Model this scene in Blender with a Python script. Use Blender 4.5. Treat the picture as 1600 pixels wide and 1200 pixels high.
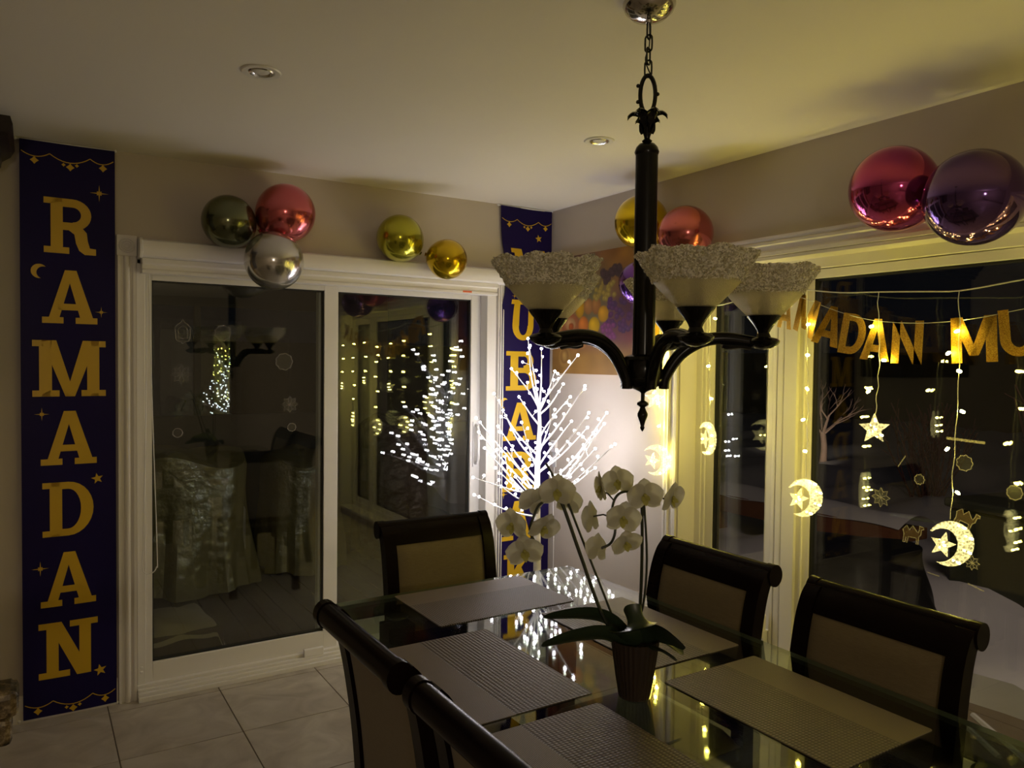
import bpy, bmesh, math, random
import numpy as np
from mathutils import Vector, Matrix, Quaternion

random.seed(7)
PI = math.pi
sc = bpy.context.scene
for o in list(bpy.data.objects):
    bpy.data.objects.remove(o)
COL = sc.collection

# ------------------------------------------------------------------ camera
CAM = Vector((-2.65078, -3.77922, 1.53982))
YAW, PITCH, ROLL, FPX = 0.561484, -0.029159, 0.0113818, 1196.43
fw = Vector((math.sin(YAW) * math.cos(PITCH), math.cos(YAW) * math.cos(PITCH), math.sin(PITCH)))
r0 = Vector((math.cos(YAW), -math.sin(YAW), 0))
u0 = r0.cross(fw)
rt = r0 * math.cos(ROLL) + u0 * math.sin(ROLL)
up = u0 * math.cos(ROLL) - r0 * math.sin(ROLL)
cd = bpy.data.cameras.new('camera')
cam = bpy.data.objects.new('camera', cd)
COL.objects.link(cam)
cam.matrix_world = Matrix(((rt.x, up.x, -fw.x, CAM.x), (rt.y, up.y, -fw.y, CAM.y), (rt.z, up.z, -fw.z, CAM.z), (0, 0, 0, 1)))
cd.sensor_width = 36
cd.lens = 36 * FPX / 1600
cd.clip_start = 0.02
sc.camera = cam

# ------------------------------------------------------------------ view, world, lights
sc.view_settings.view_transform = 'Standard'
sc.view_settings.look = 'None'
sc.view_settings.gamma = 1
sc.view_settings.exposure = 0.38
sc.view_settings.use_curve_mapping = False
sc.cycles.transparent_max_bounces = 40
sc.cycles.max_bounces = 10
sc.cycles.glossy_bounces = 6
sc.cycles.use_denoising = True
sc.cycles.sample_clamp_indirect = 4.0

w = bpy.data.worlds.new('night_sky')
sc.world = w
w.use_nodes = True
w.node_tree.nodes['Background'].inputs[0].default_value = (0.5, 0.55, 0.8, 1)
w.node_tree.nodes['Background'].inputs[1].default_value = 0.004


def lamp(name, kind, loc, energy, color, **kw):
    d = bpy.data.lights.new(name, kind)
    d.energy = energy
    d.color = color
    for k, v in kw.items():
        if k not in ('aim',):
            setattr(d, k, v)
    o = bpy.data.objects.new(name, d)
    COL.objects.link(o)
    o.location = loc
    if 'aim' in kw:
        o.rotation_euler = (Vector(kw['aim']) - Vector(loc)).to_track_quat('-Z', 'Y').to_euler()
    return o


TREE_LED = (0.95, 0.92, 1.0)
WARM_LED = (1.0, 0.82, 0.12)
TREE_STRENGTH = 45.0
CURTAIN_STRENGTH = 165.0
MOON_STRENGTH = 0.62
lamp('kitchen_lamp', 'POINT', (-3.5, -6.2, 1.75), 30, (1.0, 0.84, 0.62), shadow_soft_size=0.09)
lamp('yard_fill_light', 'AREA', (0.7, -2.6, 2.7), 17, (1.0, 0.72, 0.64), shape='RECTANGLE', size=0.5, size_y=0.5, aim=(3.2, -1.0, 0.0))  # unseen area light added to brighten the yard snow
lamp('garden_spot', 'SPOT', (7.55, 3.45, 0.05), 34, (1.0, 0.8, 0.65), spot_size=1.6, spot_blend=0.5, shadow_soft_size=0.05, aim=(8.3, 4.25, 0.7))


# ------------------------------------------------------------------ materials
def nmat(name):
    m = bpy.data.materials.new(name)
    m.use_nodes = True
    return m, m.node_tree.nodes, m.node_tree.links


def pmat(name, color, rough=0.5, metal=0.0, var=0.0, scale=8.0, bump=0.0, bscale=60.0, spec=0.5, stretch=None, trans=0.0, sheen=0.0, coat=0.0):
    m, n, l = nmat(name)
    b = n['Principled BSDF']
    b.inputs['Base Color'].default_value = (*color, 1)
    b.inputs['Roughness'].default_value = rough
    b.inputs['Metallic'].default_value = metal
    b.inputs['Specular IOR Level'].default_value = spec
    b.inputs['Transmission Weight'].default_value = trans
    b.inputs['Sheen Weight'].default_value = sheen
    b.inputs['Coat Weight'].default_value = coat
    tc = n.new('ShaderNodeTexCoord')
    mp = n.new('ShaderNodeMapping')
    l.new(tc.outputs['Object'], mp.inputs[0])
    if stretch:
        mp.inputs['Scale'].default_value = stretch
    if var > 0:
        t = n.new('ShaderNodeTexNoise')
        t.inputs['Scale'].default_value = scale
        t.inputs['Detail'].default_value = 6
        l.new(mp.outputs[0], t.inputs[0])
        mx = n.new('ShaderNodeMix')
        mx.data_type = 'RGBA'
        mx.inputs[6].default_value = (*[c * (1 - var) for c in color], 1)
        mx.inputs[7].default_value = (*[min(1, c * (1 + var)) for c in color], 1)
        l.new(t.outputs[0], mx.inputs[0])
        l.new(mx.outputs[2], b.inputs['Base Color'])
    if bump > 0:
        t2 = n.new('ShaderNodeTexNoise')
        t2.inputs['Scale'].default_value = bscale
        t2.inputs['Detail'].default_value = 4
        l.new(mp.outputs[0], t2.inputs[0])
        bp = n.new('ShaderNodeBump')
        bp.inputs['Strength'].default_value = bump
        bp.inputs['Distance'].default_value = 0.01
        l.new(t2.outputs[0], bp.inputs['Height'])
        l.new(bp.outputs[0], b.inputs['Normal'])
    return m


def emat(name, color, strength):
    m, n, l = nmat(name)
    n.remove(n['Principled BSDF'])
    e = n.new('ShaderNodeEmission')
    e.inputs[0].default_value = (*color, 1)
    e.inputs[1].default_value = strength
    l.new(e.outputs[0], n['Material Output'].inputs[0])
    return m


def glassmat(name, tint, f0, rough=0.0):
    """flat pane glass: straight transmission plus a Schlick mirror term"""
    m, n, l = nmat(name)
    n.remove(n['Principled BSDF'])
    g = n.new('ShaderNodeNewGeometry')
    d = n.new('ShaderNodeVectorMath'); d.operation = 'DOT_PRODUCT'
    l.new(g.outputs['Normal'], d.inputs[0]); l.new(g.outputs['Incoming'], d.inputs[1])
    a = n.new('ShaderNodeMath'); a.operation = 'ABSOLUTE'
    l.new(d.outputs['Value'], a.inputs[0])
    s = n.new('ShaderNodeMath'); s.operation = 'SUBTRACT'; s.inputs[0].default_value = 1
    l.new(a.outputs[0], s.inputs[1])
    p = n.new('ShaderNodeMath'); p.operation = 'POWER'; p.inputs[1].default_value = 5
    l.new(s.outputs[0], p.inputs[0])
    k = n.new('ShaderNodeMath'); k.operation = 'MULTIPLY_ADD'
    k.inputs[1].default_value = 1 - f0; k.inputs[2].default_value = f0
    l.new(p.outputs[0], k.inputs[0])
    t = n.new('ShaderNodeBsdfTransparent'); t.inputs[0].default_value = (*tint, 1)
    gl = n.new('ShaderNodeBsdfGlossy'); gl.inputs['Roughness'].default_value = rough; gl.inputs[0].default_value = (1, 1, 1, 1)
    mx = n.new('ShaderNodeMixShader')
    l.new(k.outputs[0], mx.inputs[0]); l.new(t.outputs[0], mx.inputs[1]); l.new(gl.outputs[0], mx.inputs[2])
    l.new(mx.outputs[0], n['Material Output'].inputs[0])
    return m


def tilemat():
    m, n, l = nmat('porcelain_tile')
    b = n['Principled BSDF']
    oi = n.new('ShaderNodeObjectInfo')
    tc = n.new('ShaderNodeTexCoord')
    ad = n.new('ShaderNodeVectorMath'); ad.operation = 'MULTIPLY_ADD'
    cmb = n.new('ShaderNodeCombineXYZ')
    l.new(oi.outputs['Random'], cmb.inputs[0]); l.new(oi.outputs['Random'], cmb.inputs[1]); l.new(oi.outputs['Random'], cmb.inputs[2])
    l.new(cmb.outputs[0], ad.inputs[0]); ad.inputs[1].default_value = (40, 17, 9)
    l.new(tc.outputs['Object'], ad.inputs[2])
    t = n.new('ShaderNodeTexNoise'); t.inputs['Scale'].default_value = 5; t.inputs['Detail'].default_value = 9; t.inputs['Distortion'].default_value = 1.4
    l.new(ad.outputs[0], t.inputs[0])
    r = n.new('ShaderNodeValToRGB')
    r.color_ramp.elements[0].position = 0.3; r.color_ramp.elements[0].color = (0.36, 0.31, 0.26, 1)
    r.color_ramp.elements[1].position = 0.7; r.color_ramp.elements[1].color = (0.55, 0.50, 0.43, 1)
    l.new(t.outputs[0], r.inputs[0]); l.new(r.outputs[0], b.inputs['Base Color'])
    b.inputs['Roughness'].default_value = 0.38
    return m


def granitemat():
    m, n, l = nmat('granite')
    b = n['Principled BSDF']
    tc = n.new('ShaderNodeTexCoord')
    t = n.new('ShaderNodeTexNoise'); t.inputs['Scale'].default_value = 30; t.inputs['Detail'].default_value = 8; t.inputs['Roughness'].default_value = 0.7
    l.new(tc.outputs['Object'], t.inputs[0])
    r = n.new('ShaderNodeValToRGB')
    e = r.color_ramp.elements
    e[0].position = 0.38; e[0].color = (0.01, 0.008, 0.006, 1)
    e[1].position = 0.66; e[1].color = (0.45, 0.36, 0.22, 1)
    x = e.new(0.5); x.color = (0.12, 0.085, 0.04, 1)
    l.new(t.outputs[0], r.inputs[0]); l.new(r.outputs[0], b.inputs['Base Color'])
    b.inputs['Roughness'].default_value = 0.15
    return m


def weavemat(name, color, sx, sy, strength, rough=0.55):
    m, n, l = nmat(name)
    b = n['Principled BSDF']
    tc = n.new('ShaderNodeTexCoord')
    outs = []
    for ax, s in (('X', sx), ('Y', sy)):
        wv = n.new('ShaderNodeTexWave'); wv.wave_type = 'BANDS'; wv.bands_direction = ax
        wv.inputs['Scale'].default_value = s; wv.inputs['Distortion'].default_value = 0.5; wv.inputs['Detail Scale'].default_value = 3
        l.new(tc.outputs['Object'], wv.inputs[0]); outs.append(wv)
    mu = n.new('ShaderNodeMath'); mu.operation = 'MULTIPLY'
    l.new(outs[0].outputs[1], mu.inputs[0]); l.new(outs[1].outputs[1], mu.inputs[1])
    bp = n.new('ShaderNodeBump'); bp.inputs['Strength'].default_value = strength; bp.inputs['Distance'].default_value = 0.002
    l.new(mu.outputs[0], bp.inputs['Height']); l.new(bp.outputs[0], b.inputs['Normal'])
    mx = n.new('ShaderNodeMix'); mx.data_type = 'RGBA'
    mx.inputs[6].default_value = (*[c * 0.6 for c in color], 1); mx.inputs[7].default_value = (*[min(1, c * 1.6) for c in color], 1)
    l.new(mu.outputs[0], mx.inputs[0]); l.new(mx.outputs[2], b.inputs['Base Color'])
    b.inputs['Roughness'].default_value = rough
    return m


def shademat(name, clear):
    m, n, l = nmat(name)
    n.remove(n['Principled BSDF'])
    tc = n.new('ShaderNodeTexCoord')
    v = n.new('ShaderNodeTexVoronoi'); v.inputs['Scale'].default_value = 190 if clear else 330
    l.new(tc.outputs['Object'], v.inputs[0])
    bp = n.new('ShaderNodeBump'); bp.inputs['Strength'].default_value = 1.0 if clear else 0.6; bp.inputs['Distance'].default_value = 0.012 if clear else 0.004
    l.new(v.outputs[0], bp.inputs['Height'])
    gl = n.new('ShaderNodeBsdfGlossy'); gl.inputs['Roughness'].default_value = 0.08 if clear else 0.15; gl.inputs[0].default_value = (1, .97, .90, 1)
    l.new(bp.outputs[0], gl.inputs['Normal'])
    tl = n.new('ShaderNodeBsdfTranslucent'); tl.inputs[0].default_value = (0.86, 0.80, 0.60, 1)
    df = n.new('ShaderNodeBsdfDiffuse'); df.inputs[0].default_value = (0.7, 0.66, 0.52, 1)
    l.new(bp.outputs[0], df.inputs['Normal']); l.new(bp.outputs[0], tl.inputs['Normal'])
    m1 = n.new('ShaderNodeMixShader'); m1.inputs[0].default_value = 0.3
    l.new(tl.outputs[0], m1.inputs[1]); l.new(df.outputs[0], m1.inputs[2])
    if clear:
        tr = n.new('ShaderNodeBsdfRefraction'); tr.inputs['IOR'].default_value = 1.3; tr.inputs['Roughness'].default_value = 0.05
        l.new(bp.outputs[0], tr.inputs['Normal'])
    else:
        tr = n.new('ShaderNodeBsdfTransparent')
    tr.inputs[0].default_value = (0.97, 0.95, 0.88, 1)
    m2 = n.new('ShaderNodeMixShader'); m2.inputs[0].default_value = 0.55 if clear else 0.50
    l.new(m1.outputs[0], m2.inputs[1]); l.new(tr.outputs[0], m2.inputs[2])
    m3 = n.new('ShaderNodeMixShader'); m3.inputs[0].default_value = 0.45 if clear else 0.14
    l.new(m2.outputs[0], m3.inputs[1]); l.new(gl.outputs[0], m3.inputs[2])
    if clear:
        # crackle cells, with the rim's sparkle put in as bright matte colour
        v2 = n.new('ShaderNodeTexVoronoi'); v2.inputs['Scale'].default_value = 260; v2.inputs['Randomness'].default_value = 1
        l.new(tc.outputs['Object'], v2.inputs[0])
        sp = n.new('ShaderNodeSeparateColor'); l.new(v2.outputs['Color'], sp.inputs[0])
        rp = n.new('ShaderNodeValToRGB'); rp.color_ramp.elements[0].position = .35; rp.color_ramp.elements[1].position = .75
        l.new(sp.outputs[0], rp.inputs[0])
        wt = n.new('ShaderNodeBsdfTranslucent'); wt.inputs[0].default_value = (1, .97, .90, 1)
        wd = n.new('ShaderNodeBsdfDiffuse'); wd.inputs[0].default_value = (.95, .92, .84, 1)
        ws = n.new('ShaderNodeMixShader'); ws.inputs[0].default_value = .5
        l.new(wt.outputs[0], ws.inputs[1]); l.new(wd.outputs[0], ws.inputs[2])
        m4 = n.new('ShaderNodeMixShader')
        l.new(rp.outputs[0], m4.inputs[0]); l.new(m3.outputs[0], m4.inputs[1]); l.new(ws.outputs[0], m4.inputs[2])
        m3 = m4
    l.new(m3.outputs[0], n['Material Output'].inputs[0])
    return m


def petalmat(name, color, tl=0.45):
    m, n, l = nmat(name)
    n.remove(n['Principled BSDF'])
    df = n.new('ShaderNodeBsdfDiffuse'); df.inputs[0].default_value = (*color, 1)
    t = n.new('ShaderNodeBsdfTranslucent'); t.inputs[0].default_value = (*color, 1)
    mx = n.new('ShaderNodeMixShader'); mx.inputs[0].default_value = tl
    l.new(df.outputs[0], mx.inputs[1]); l.new(t.outputs[0], mx.inputs[2])
    l.new(mx.outputs[0], n['Material Output'].inputs[0])
    return m


def seethrough(name, color, alpha, rough=0.3, gloss=0.1, bump=0.0):
    m, n, l = nmat(name)
    n.remove(n['Principled BSDF'])
    df = n.new('ShaderNodeBsdfDiffuse'); df.inputs[0].default_value = (*color, 1)
    tr = n.new('ShaderNodeBsdfTransparent'); tr.inputs[0].default_value = (1, 1, 1, 1)
    gl = n.new('ShaderNodeBsdfGlossy'); gl.inputs['Roughness'].default_value = rough
    mx = n.new('ShaderNodeMixShader'); mx.inputs[0].default_value = alpha
    l.new(tr.outputs[0], mx.inputs[1]); l.new(df.outputs[0], mx.inputs[2])
    m2 = n.new('ShaderNodeMixShader'); m2.inputs[0].default_value = gloss
    l.new(mx.outputs[0], m2.inputs[1]); l.new(gl.outputs[0], m2.inputs[2])
    if bump:
        t = n.new('ShaderNodeTexNoise'); t.inputs['Scale'].default_value = 14; t.inputs['Detail'].default_value = 5
        tc = n.new('ShaderNodeTexCoord'); l.new(tc.outputs['Object'], t.inputs[0])
        bp = n.new('ShaderNodeBump'); bp.inputs['Strength'].default_value = bump; bp.inputs['Distance'].default_value = 0.05
        l.new(t.outputs[0], bp.inputs['Height']); l.new(bp.outputs[0], gl.inputs['Normal']); l.new(bp.outputs[0], df.inputs['Normal'])
    l.new(m2.outputs[0], n['Material Output'].inputs[0])
    return m


def moonmat():
    m, n, l = nmat('lit_acrylic')
    n.remove(n['Principled BSDF'])
    tc = n.new('ShaderNodeTexCoord')
    v = n.new('ShaderNodeTexVoronoi'); v.feature = 'DISTANCE_TO_EDGE'; v.inputs['Scale'].default_value = 75
    l.new(tc.outputs['Object'], v.inputs[0])
    nz = n.new('ShaderNodeTexNoise'); nz.inputs['Scale'].default_value = 38
    l.new(tc.outputs['Object'], nz.inputs[0])
    r = n.new('ShaderNodeValToRGB')
    r.color_ramp.elements[0].position = 0.02; r.color_ramp.elements[0].color = (1.0, 1.0, 1.0, 1)
    r.color_ramp.elements[1].position = 0.22; r.color_ramp.elements[1].color = (0.22, 0.22, 0.22, 1)
    l.new(v.outputs['Distance'], r.inputs[0])
    mu = n.new('ShaderNodeMath'); mu.operation = 'MULTIPLY'
    l.new(r.outputs[0], mu.inputs[0]); l.new(nz.outputs[0], mu.inputs[1])
    m2 = n.new('ShaderNodeMath'); m2.operation = 'MULTIPLY'; m2.inputs[1].default_value = MOON_STRENGTH * 2
    l.new(mu.outputs[0], m2.inputs[0])
    e = n.new('ShaderNodeEmission'); e.inputs[0].default_value = (1.0, 0.84, 0.30, 1)
    l.new(m2.outputs[0], e.inputs[1])
    gl = n.new('ShaderNodeBsdfGlossy'); gl.inputs['Roughness'].default_value = 0.1
    tr = n.new('ShaderNodeBsdfTransparent')
    a1 = n.new('ShaderNodeMixShader'); a1.inputs[0].default_value = 0.12
    l.new(tr.outputs[0], a1.inputs[1]); l.new(gl.outputs[0], a1.inputs[2])
    ad = n.new('ShaderNodeAddShader')
    l.new(a1.outputs[0], ad.inputs[0]); l.new(e.outputs[0], ad.inputs[1])
    l.new(ad.outputs[0], n['Material Output'].inputs[0])
    return m


def glittermat():
    m, n, l = nmat('gold_glitter_card')
    b = n['Principled BSDF']
    tc = n.new('ShaderNodeTexCoord')
    v = n.new('ShaderNodeTexVoronoi'); v.inputs['Scale'].default_value = 500
    l.new(tc.outputs['Object'], v.inputs[0])
    r = n.new('ShaderNodeMix'); r.data_type = 'RGBA'
    r.inputs[6].default_value = (0.22, 0.10, 0.006, 1); r.inputs[7].default_value = (0.60, 0.36, 0.035, 1)
    sp = n.new('ShaderNodeSeparateColor'); l.new(v.outputs['Color'], sp.inputs[0])
    l.new(sp.outputs[0], r.inputs[0]); l.new(r.outputs[2], b.inputs['Base Color'])
    b.inputs['Metallic'].default_value = 0.6; b.inputs['Roughness'].default_value = 0.45
    nm = n.new('ShaderNodeBump'); nm.inputs['Strength'].default_value = 0.6; nm.inputs['Distance'].default_value = 0.002
    l.new(sp.outputs[1], nm.inputs['Height']); l.new(nm.outputs[0], b.inputs['Normal'])
    return m


M = {}
M['wall'] = pmat('greige_wall_paint', (0.52, 0.46, 0.39), 0.75, var=0.03, scale=3, bump=0.04, bscale=250)
M['ceil'] = pmat('ceiling_paint', (0.86, 0.82, 0.76), 0.9, var=0.02, scale=2, bump=0.04, bscale=200)
M['white'] = pmat('white_trim_paint', (0.76, 0.72, 0.66), 0.38, var=0.02, scale=4)
M['vinyl'] = pmat('white_vinyl_frame', (0.78, 0.75, 0.70), 0.32, var=0.02, scale=5)
M['blind'] = pmat('white_blind_fabric', (0.82, 0.79, 0.75), 0.6, var=0.02, bump=0.03, bscale=300)
M['gasket'] = pmat('black_gasket', (0.01, 0.01, 0.01), 0.6, var=0.1)
M['grout'] = pmat('grout', (0.16, 0.13, 0.11), 0.9, var=0.1)
M['tile'] = tilemat()
M['pane'] = glassmat('window_glass', (0.93, 0.95, 0.94), 0.045)
M['tglass'] = glassmat('table_glass', (0.50, 0.54, 0.46), 0.075, 0.035)
M['tedge'] = pmat('ground_glass_edge', (0.55, 0.66, 0.56), 0.25, trans=0.5, var=0.05)
M['espresso'] = pmat('espresso_wood', (0.0065, 0.0032, 0.0032), 0.26, var=0.35, scale=14, stretch=(1, 1, 8), spec=0.09)
M['fabric'] = pmat('chair_fabric', (0.165, 0.125, 0.065), 0.7, var=0.25, scale=40, stretch=(1, 1, 14), bump=0.25, bscale=90, sheen=0.1)
M['banner'] = pmat('purple_banner_satin', (0.011, 0.006, 0.058), 0.42, var=0.08, scale=6, bump=0.04, bscale=30, spec=0.12)
M['print'] = pmat('gold_print', (0.62, 0.38, 0.010), 0.4, var=0.06, scale=5)
M['rod'] = pmat('white_plastic', (0.8, 0.78, 0.75), 0.35, var=0.02)
M['black'] = pmat('black_bronze', (0.004, 0.0035, 0.0035), 0.2, metal=0.0, var=0.2, spec=0.3)
M['chrome'] = pmat('polished_nickel', (0.55, 0.52, 0.48), 0.12, metal=1.0, var=0.05)
M['steel'] = pmat('brushed_steel', (0.75, 0.75, 0.74), 0.22, metal=1.0, var=0.05)
M['shade'] = shademat('frosted_glass', False)
M['rim'] = shademat('crackled_glass', True)
M['twig'] = pmat('white_twig', (0.85, 0.83, 0.82), 0.6, var=0.06, scale=20)
M['bark'] = pmat('birch_bark', (0.72, 0.68, 0.60), 0.65, var=0.12, scale=18, stretch=(1, 1, 4))
M['knot'] = pmat('bark_knot', (0.05, 0.035, 0.025), 0.8, var=0.2)
M['led_cool'] = emat('cool_led', TREE_LED, TREE_STRENGTH)
M['led_warm'] = emat('warm_led', WARM_LED, CURTAIN_STRENGTH)
M['moon'] = moonmat()
M['wire'] = seethrough('clear_wire', (0.75, 0.74, 0.68), 0.6, 0.2, 0.15)
M['glitter'] = glittermat()
M['petal'] = petalmat('white_petal', (0.66, 0.64, 0.54))
M['lip'] = petalmat('yellow_green_lip', (0.55, 0.52, 0.16), 0.3)
M['spot'] = pmat('dark_throat', (0.12, 0.06, 0.02), 0.5, var=0.2)
M['stem'] = pmat('dark_stem', (0.018, 0.024, 0.012), 0.45, var=0.2)
M['leaf'] = pmat('orchid_leaf', (0.025, 0.042, 0.020), 0.34, var=0.25, scale=10)
M['pot'] = pmat('brown_pot', (0.035, 0.022, 0.015), 0.5, var=0.15)
M['soil'] = pmat('bark_soil', (0.03, 0.02, 0.012), 0.9, var=0.4, bump=0.6)
M['mat_dark'] = weavemat('taupe_weave', (0.125, 0.097, 0.082), 40, 29, 1.0)
M['mat_light'] = weavemat('taupe_fine_weave', (0.18, 0.138, 0.108), 95, 80, 0.35)
M['deckm'] = pmat('brown_deck_board', (0.15, 0.10, 0.07), 0.6, var=0.15, scale=6, stretch=(8, 1, 1))
M['snow'] = pmat('snow', (0.75, 0.73, 0.73), 0.7, var=0.04, scale=1.5, bump=0.4, bscale=4)
M['timber'] = pmat('stained_timber', (0.22, 0.08, 0.035), 0.6, var=0.25, scale=6, stretch=(6, 1, 6))
M['tarp'] = pmat('black_cover', (0.008, 0.008, 0.008), 0.5, var=0.2)
M['tarp2'] = pmat('olive_cover', (0.045, 0.05, 0.03), 0.65, var=0.2, bump=0.1, bscale=10)
M['plastic'] = seethrough('clear_dust_sheet', (0.72, 0.58, 0.26), 0.5, 0.16, 0.2, 0.5)
M['bplastic'] = seethrough('brown_plastic_wrap', (0.35, 0.22, 0.15), 0.5, 0.15, 0.25, 1.0)
M['canvas_edge'] = pmat('warm_lit_canvas_edge', (0.62, 0.36, 0.04), 0.6, var=0.08)  # warm glow of the string lights put into the edge colour
M['cling'] = seethrough('gel_cling', (0.40, 0.38, 0.36), 0.03, 0.3, 0.012)
M['cling_line'] = seethrough('gel_cling_outline', (0.62, 0.58, 0.52), 0.28, 0.3, 0.02)
M['cling_gold'] = seethrough('gold_gel_cling', (0.42, 0.27, 0.10), 0.08, 0.3, 0.06)
M['porch'] = pmat('porch_wall', (0.16, 0.15, 0.13), 0.8, var=0.1)
M['linen'] = pmat('beige_cover', (0.48, 0.40, 0.30), 0.75, var=0.15, bump=0.15, bscale=14)
M['treebark'] = pmat('rough_bark', (0.30, 0.20, 0.15), 0.85, var=0.3, bump=0.5)
M['redtwig'] = pmat('red_twig', (0.20, 0.075, 0.06), 0.7, var=0.3)
M['granite'] = granitemat()
M['cabinet'] = pmat('dark_cabinet_wood', (0.018, 0.011, 0.008), 0.35, var=0.3, scale=8)
M['orange'] = pmat('orange_tag', (0.8, 0.16, 0.05), 0.5, var=0.05)
M['label'] = pmat('pale_label', (0.55, 0.55, 0.55), 0.6, var=0.2, scale=60, stretch=(1, 1, 12))


# ------------------------------------------------------------------ mesh helpers
class MB:
    def __init__(s):
        s.v = []; s.f = []; s.mi = []; s.cm = 0

    def add(s, vs, fs):
        o = len(s.v)
        s.v += [tuple(v) for v in vs]
        for f in fs:
            s.f.append(tuple(i + o for i in f)); s.mi.append(s.cm)
        return s

    def box(s, a, b):
        x0, y0, z0 = [min(p, q) for p, q in zip(a, b)]; x1, y1, z1 = [max(p, q) for p, q in zip(a, b)]
        return s.add([(x0, y0, z0), (x1, y0, z0), (x1, y1, z0), (x0, y1, z0), (x0, y0, z1), (x1, y0, z1), (x1, y1, z1), (x0, y1, z1)],
                     [(0, 3, 2, 1), (4, 5, 6, 7), (0, 1, 5, 4), (1, 2, 6, 5), (2, 3, 7, 6), (3, 0, 4, 7)])

    def tube(s, pts, r, n=8, closed=False):
        P = [Vector(p) for p in pts]
        R = r if isinstance(r, (list, tuple)) else [r] * len(P)
        N = len(P); base = len(s.v); prev = None
        for i, p in enumerate(P):
            if closed:
                t = P[(i + 1) % N] - P[i - 1]
            else:
                t = P[min(i + 1, N - 1)] - P[max(i - 1, 0)]
            t = t.normalized() if t.length > 1e-9 else Vector((0, 0, 1))
            if prev is None:
                a = Vector((0, 0, 1)) if abs(t.z) < 0.9 else Vector((1, 0, 0))
                x = t.cross(a).normalized()
            else:
                x = (prev - t * prev.dot(t)).normalized()
            prev = x; y = t.cross(x)
            for k in range(n):
                c = 2 * PI * k / n
                s.v.append(tuple(p + (x * math.cos(c) + y * math.sin(c)) * R[i]))
        for i in range(N if closed else N - 1):
            j = (i + 1) % N
            for k in range(n):
                k2 = (k + 1) % n
                s.f.append((base + i * n + k, base + i * n + k2, base + j * n + k2, base + j * n + k)); s.mi.append(s.cm)
        if not closed:
            s.f.append(tuple(base + k for k in reversed(range(n)))); s.mi.append(s.cm)
            s.f.append(tuple(base + (N - 1) * n + k for k in range(n))); s.mi.append(s.cm)
        return s

    def lathe(s, prof, n=32, c=(0, 0, 0), fn=None):
        base = len(s.v)
        for i, (r, z) in enumerate(prof):
            for k in range(n):
                a = 2 * PI * k / n
                rr, zz = (fn(r, z, a, i) if fn else (r, z))
                s.v.append((c[0] + rr * math.cos(a), c[1] + rr * math.sin(a), c[2] + zz))
        for i in range(len(prof) - 1):
            for k in range(n):
                k2 = (k + 1) % n
                s.f.append((base + i * n + k, base + i * n + k2, base + (i + 1) * n + k2, base + (i + 1) * n + k)); s.mi.append(s.cm)
        if prof[0][0] > 1e-4 and not fn:
            s.f.append(tuple(base + k for k in reversed(range(n)))); s.mi.append(s.cm)
        if prof[-1][0] > 1e-4 and not fn:
            s.f.append(tuple(base + (len(prof) - 1) * n + k for k in range(n))); s.mi.append(s.cm)
        return s

    def sphere(s, c, r, nu=16, nv=10, sc3=(1, 1, 1)):
        prof = []
        base = len(s.v)
        for i in range(nv + 1):
            t = PI * i / nv
            for k in range(nu):
                a = 2 * PI * k / nu
                s.v.append((c[0] + r * sc3[0] * math.sin(t) * math.cos(a), c[1] + r * sc3[1] * math.sin(t) * math.sin(a), c[2] - r * sc3[2] * math.cos(t)))
        for i in range(nv):
            for k in range(nu):
                k2 = (k + 1) % nu
                s.f.append((base + i * nu + k, base + i * nu + k2, base + (i + 1) * nu + k2, base + (i + 1) * nu + k)); s.mi.append(s.cm)
        return s

    def prism(s, poly, y0, y1, ax='y'):
        """poly in (x,z) extruded along y, or (y,z) along x, or (x,y) along z"""
        n = len(poly)
        def P(p, t):
            return (p[0], t, p[1]) if ax == 'y' else ((t, p[0], p[1]) if ax == 'x' else (p[0], p[1], t))
        vs = [P(p, y0) for p in poly] + [P(p, y1) for p in poly]
        fs = [tuple(range(n)), tuple(range(2 * n - 1, n - 1, -1))] + [(i, i + n, (i + 1) % n + n, (i + 1) % n) for i in range(n)]
        return s.add(vs, fs)

    def grid(s, nx, ny, fn):
        base = len(s.v)
        for j in range(ny + 1):
            for i in range(nx + 1):
                s.v.append(tuple(fn(i / nx, j / ny)))
        for j in range(ny):
            for i in range(nx):
                a = base + j * (nx + 1) + i
                s.f.append((a, a + 1, a + nx + 2, a + nx + 1)); s.mi.append(s.cm)
        return s

    def mesh(s, name, mats, smooth=False, bevel=0):
        me = bpy.data.meshes.new(name)
        me.from_pydata(s.v, [], s.f)
        mats = mats if isinstance(mats, (list, tuple)) else [mats]
        for m in mats:
            me.materials.append(m)
        if len(mats) > 1:
            me.polygons.foreach_set('material_index', s.mi)
        bm = bmesh.new(); bm.from_mesh(me)
        bmesh.ops.remove_doubles(bm, verts=bm.verts, dist=1e-6)
        bmesh.ops.recalc_face_normals(bm, faces=bm.faces)
        if bevel:
            es = [e for e in bm.edges if len(e.link_faces) == 2 and e.calc_face_angle(0) > 0.6]
            bmesh.ops.bevel(bm, geom=es, offset=bevel, segments=2, affect='EDGES', profile=0.5)
        bm.to_mesh(me); bm.free()
        if smooth:
            me.polygons.foreach_set('use_smooth', [True] * len(me.polygons))
            try:
                me.set_sharp_from_angle(angle=math.radians(40))
            except Exception:
                pass
        me.update()
        return me

    def obj(s, name, mats, parent=None, smooth=False, bevel=0, **tags):
        o = bpy.data.objects.new(name, s.mesh(name, mats, smooth, bevel))
        COL.objects.link(o)
        if parent:
            o.parent = parent
        for k, v in tags.items():
            o[k] = v
        return o


def tag(o, label, cat, group=None):
    o['label'] = label; o['category'] = cat
    if group:
        o['group'] = group
    return o


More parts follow.
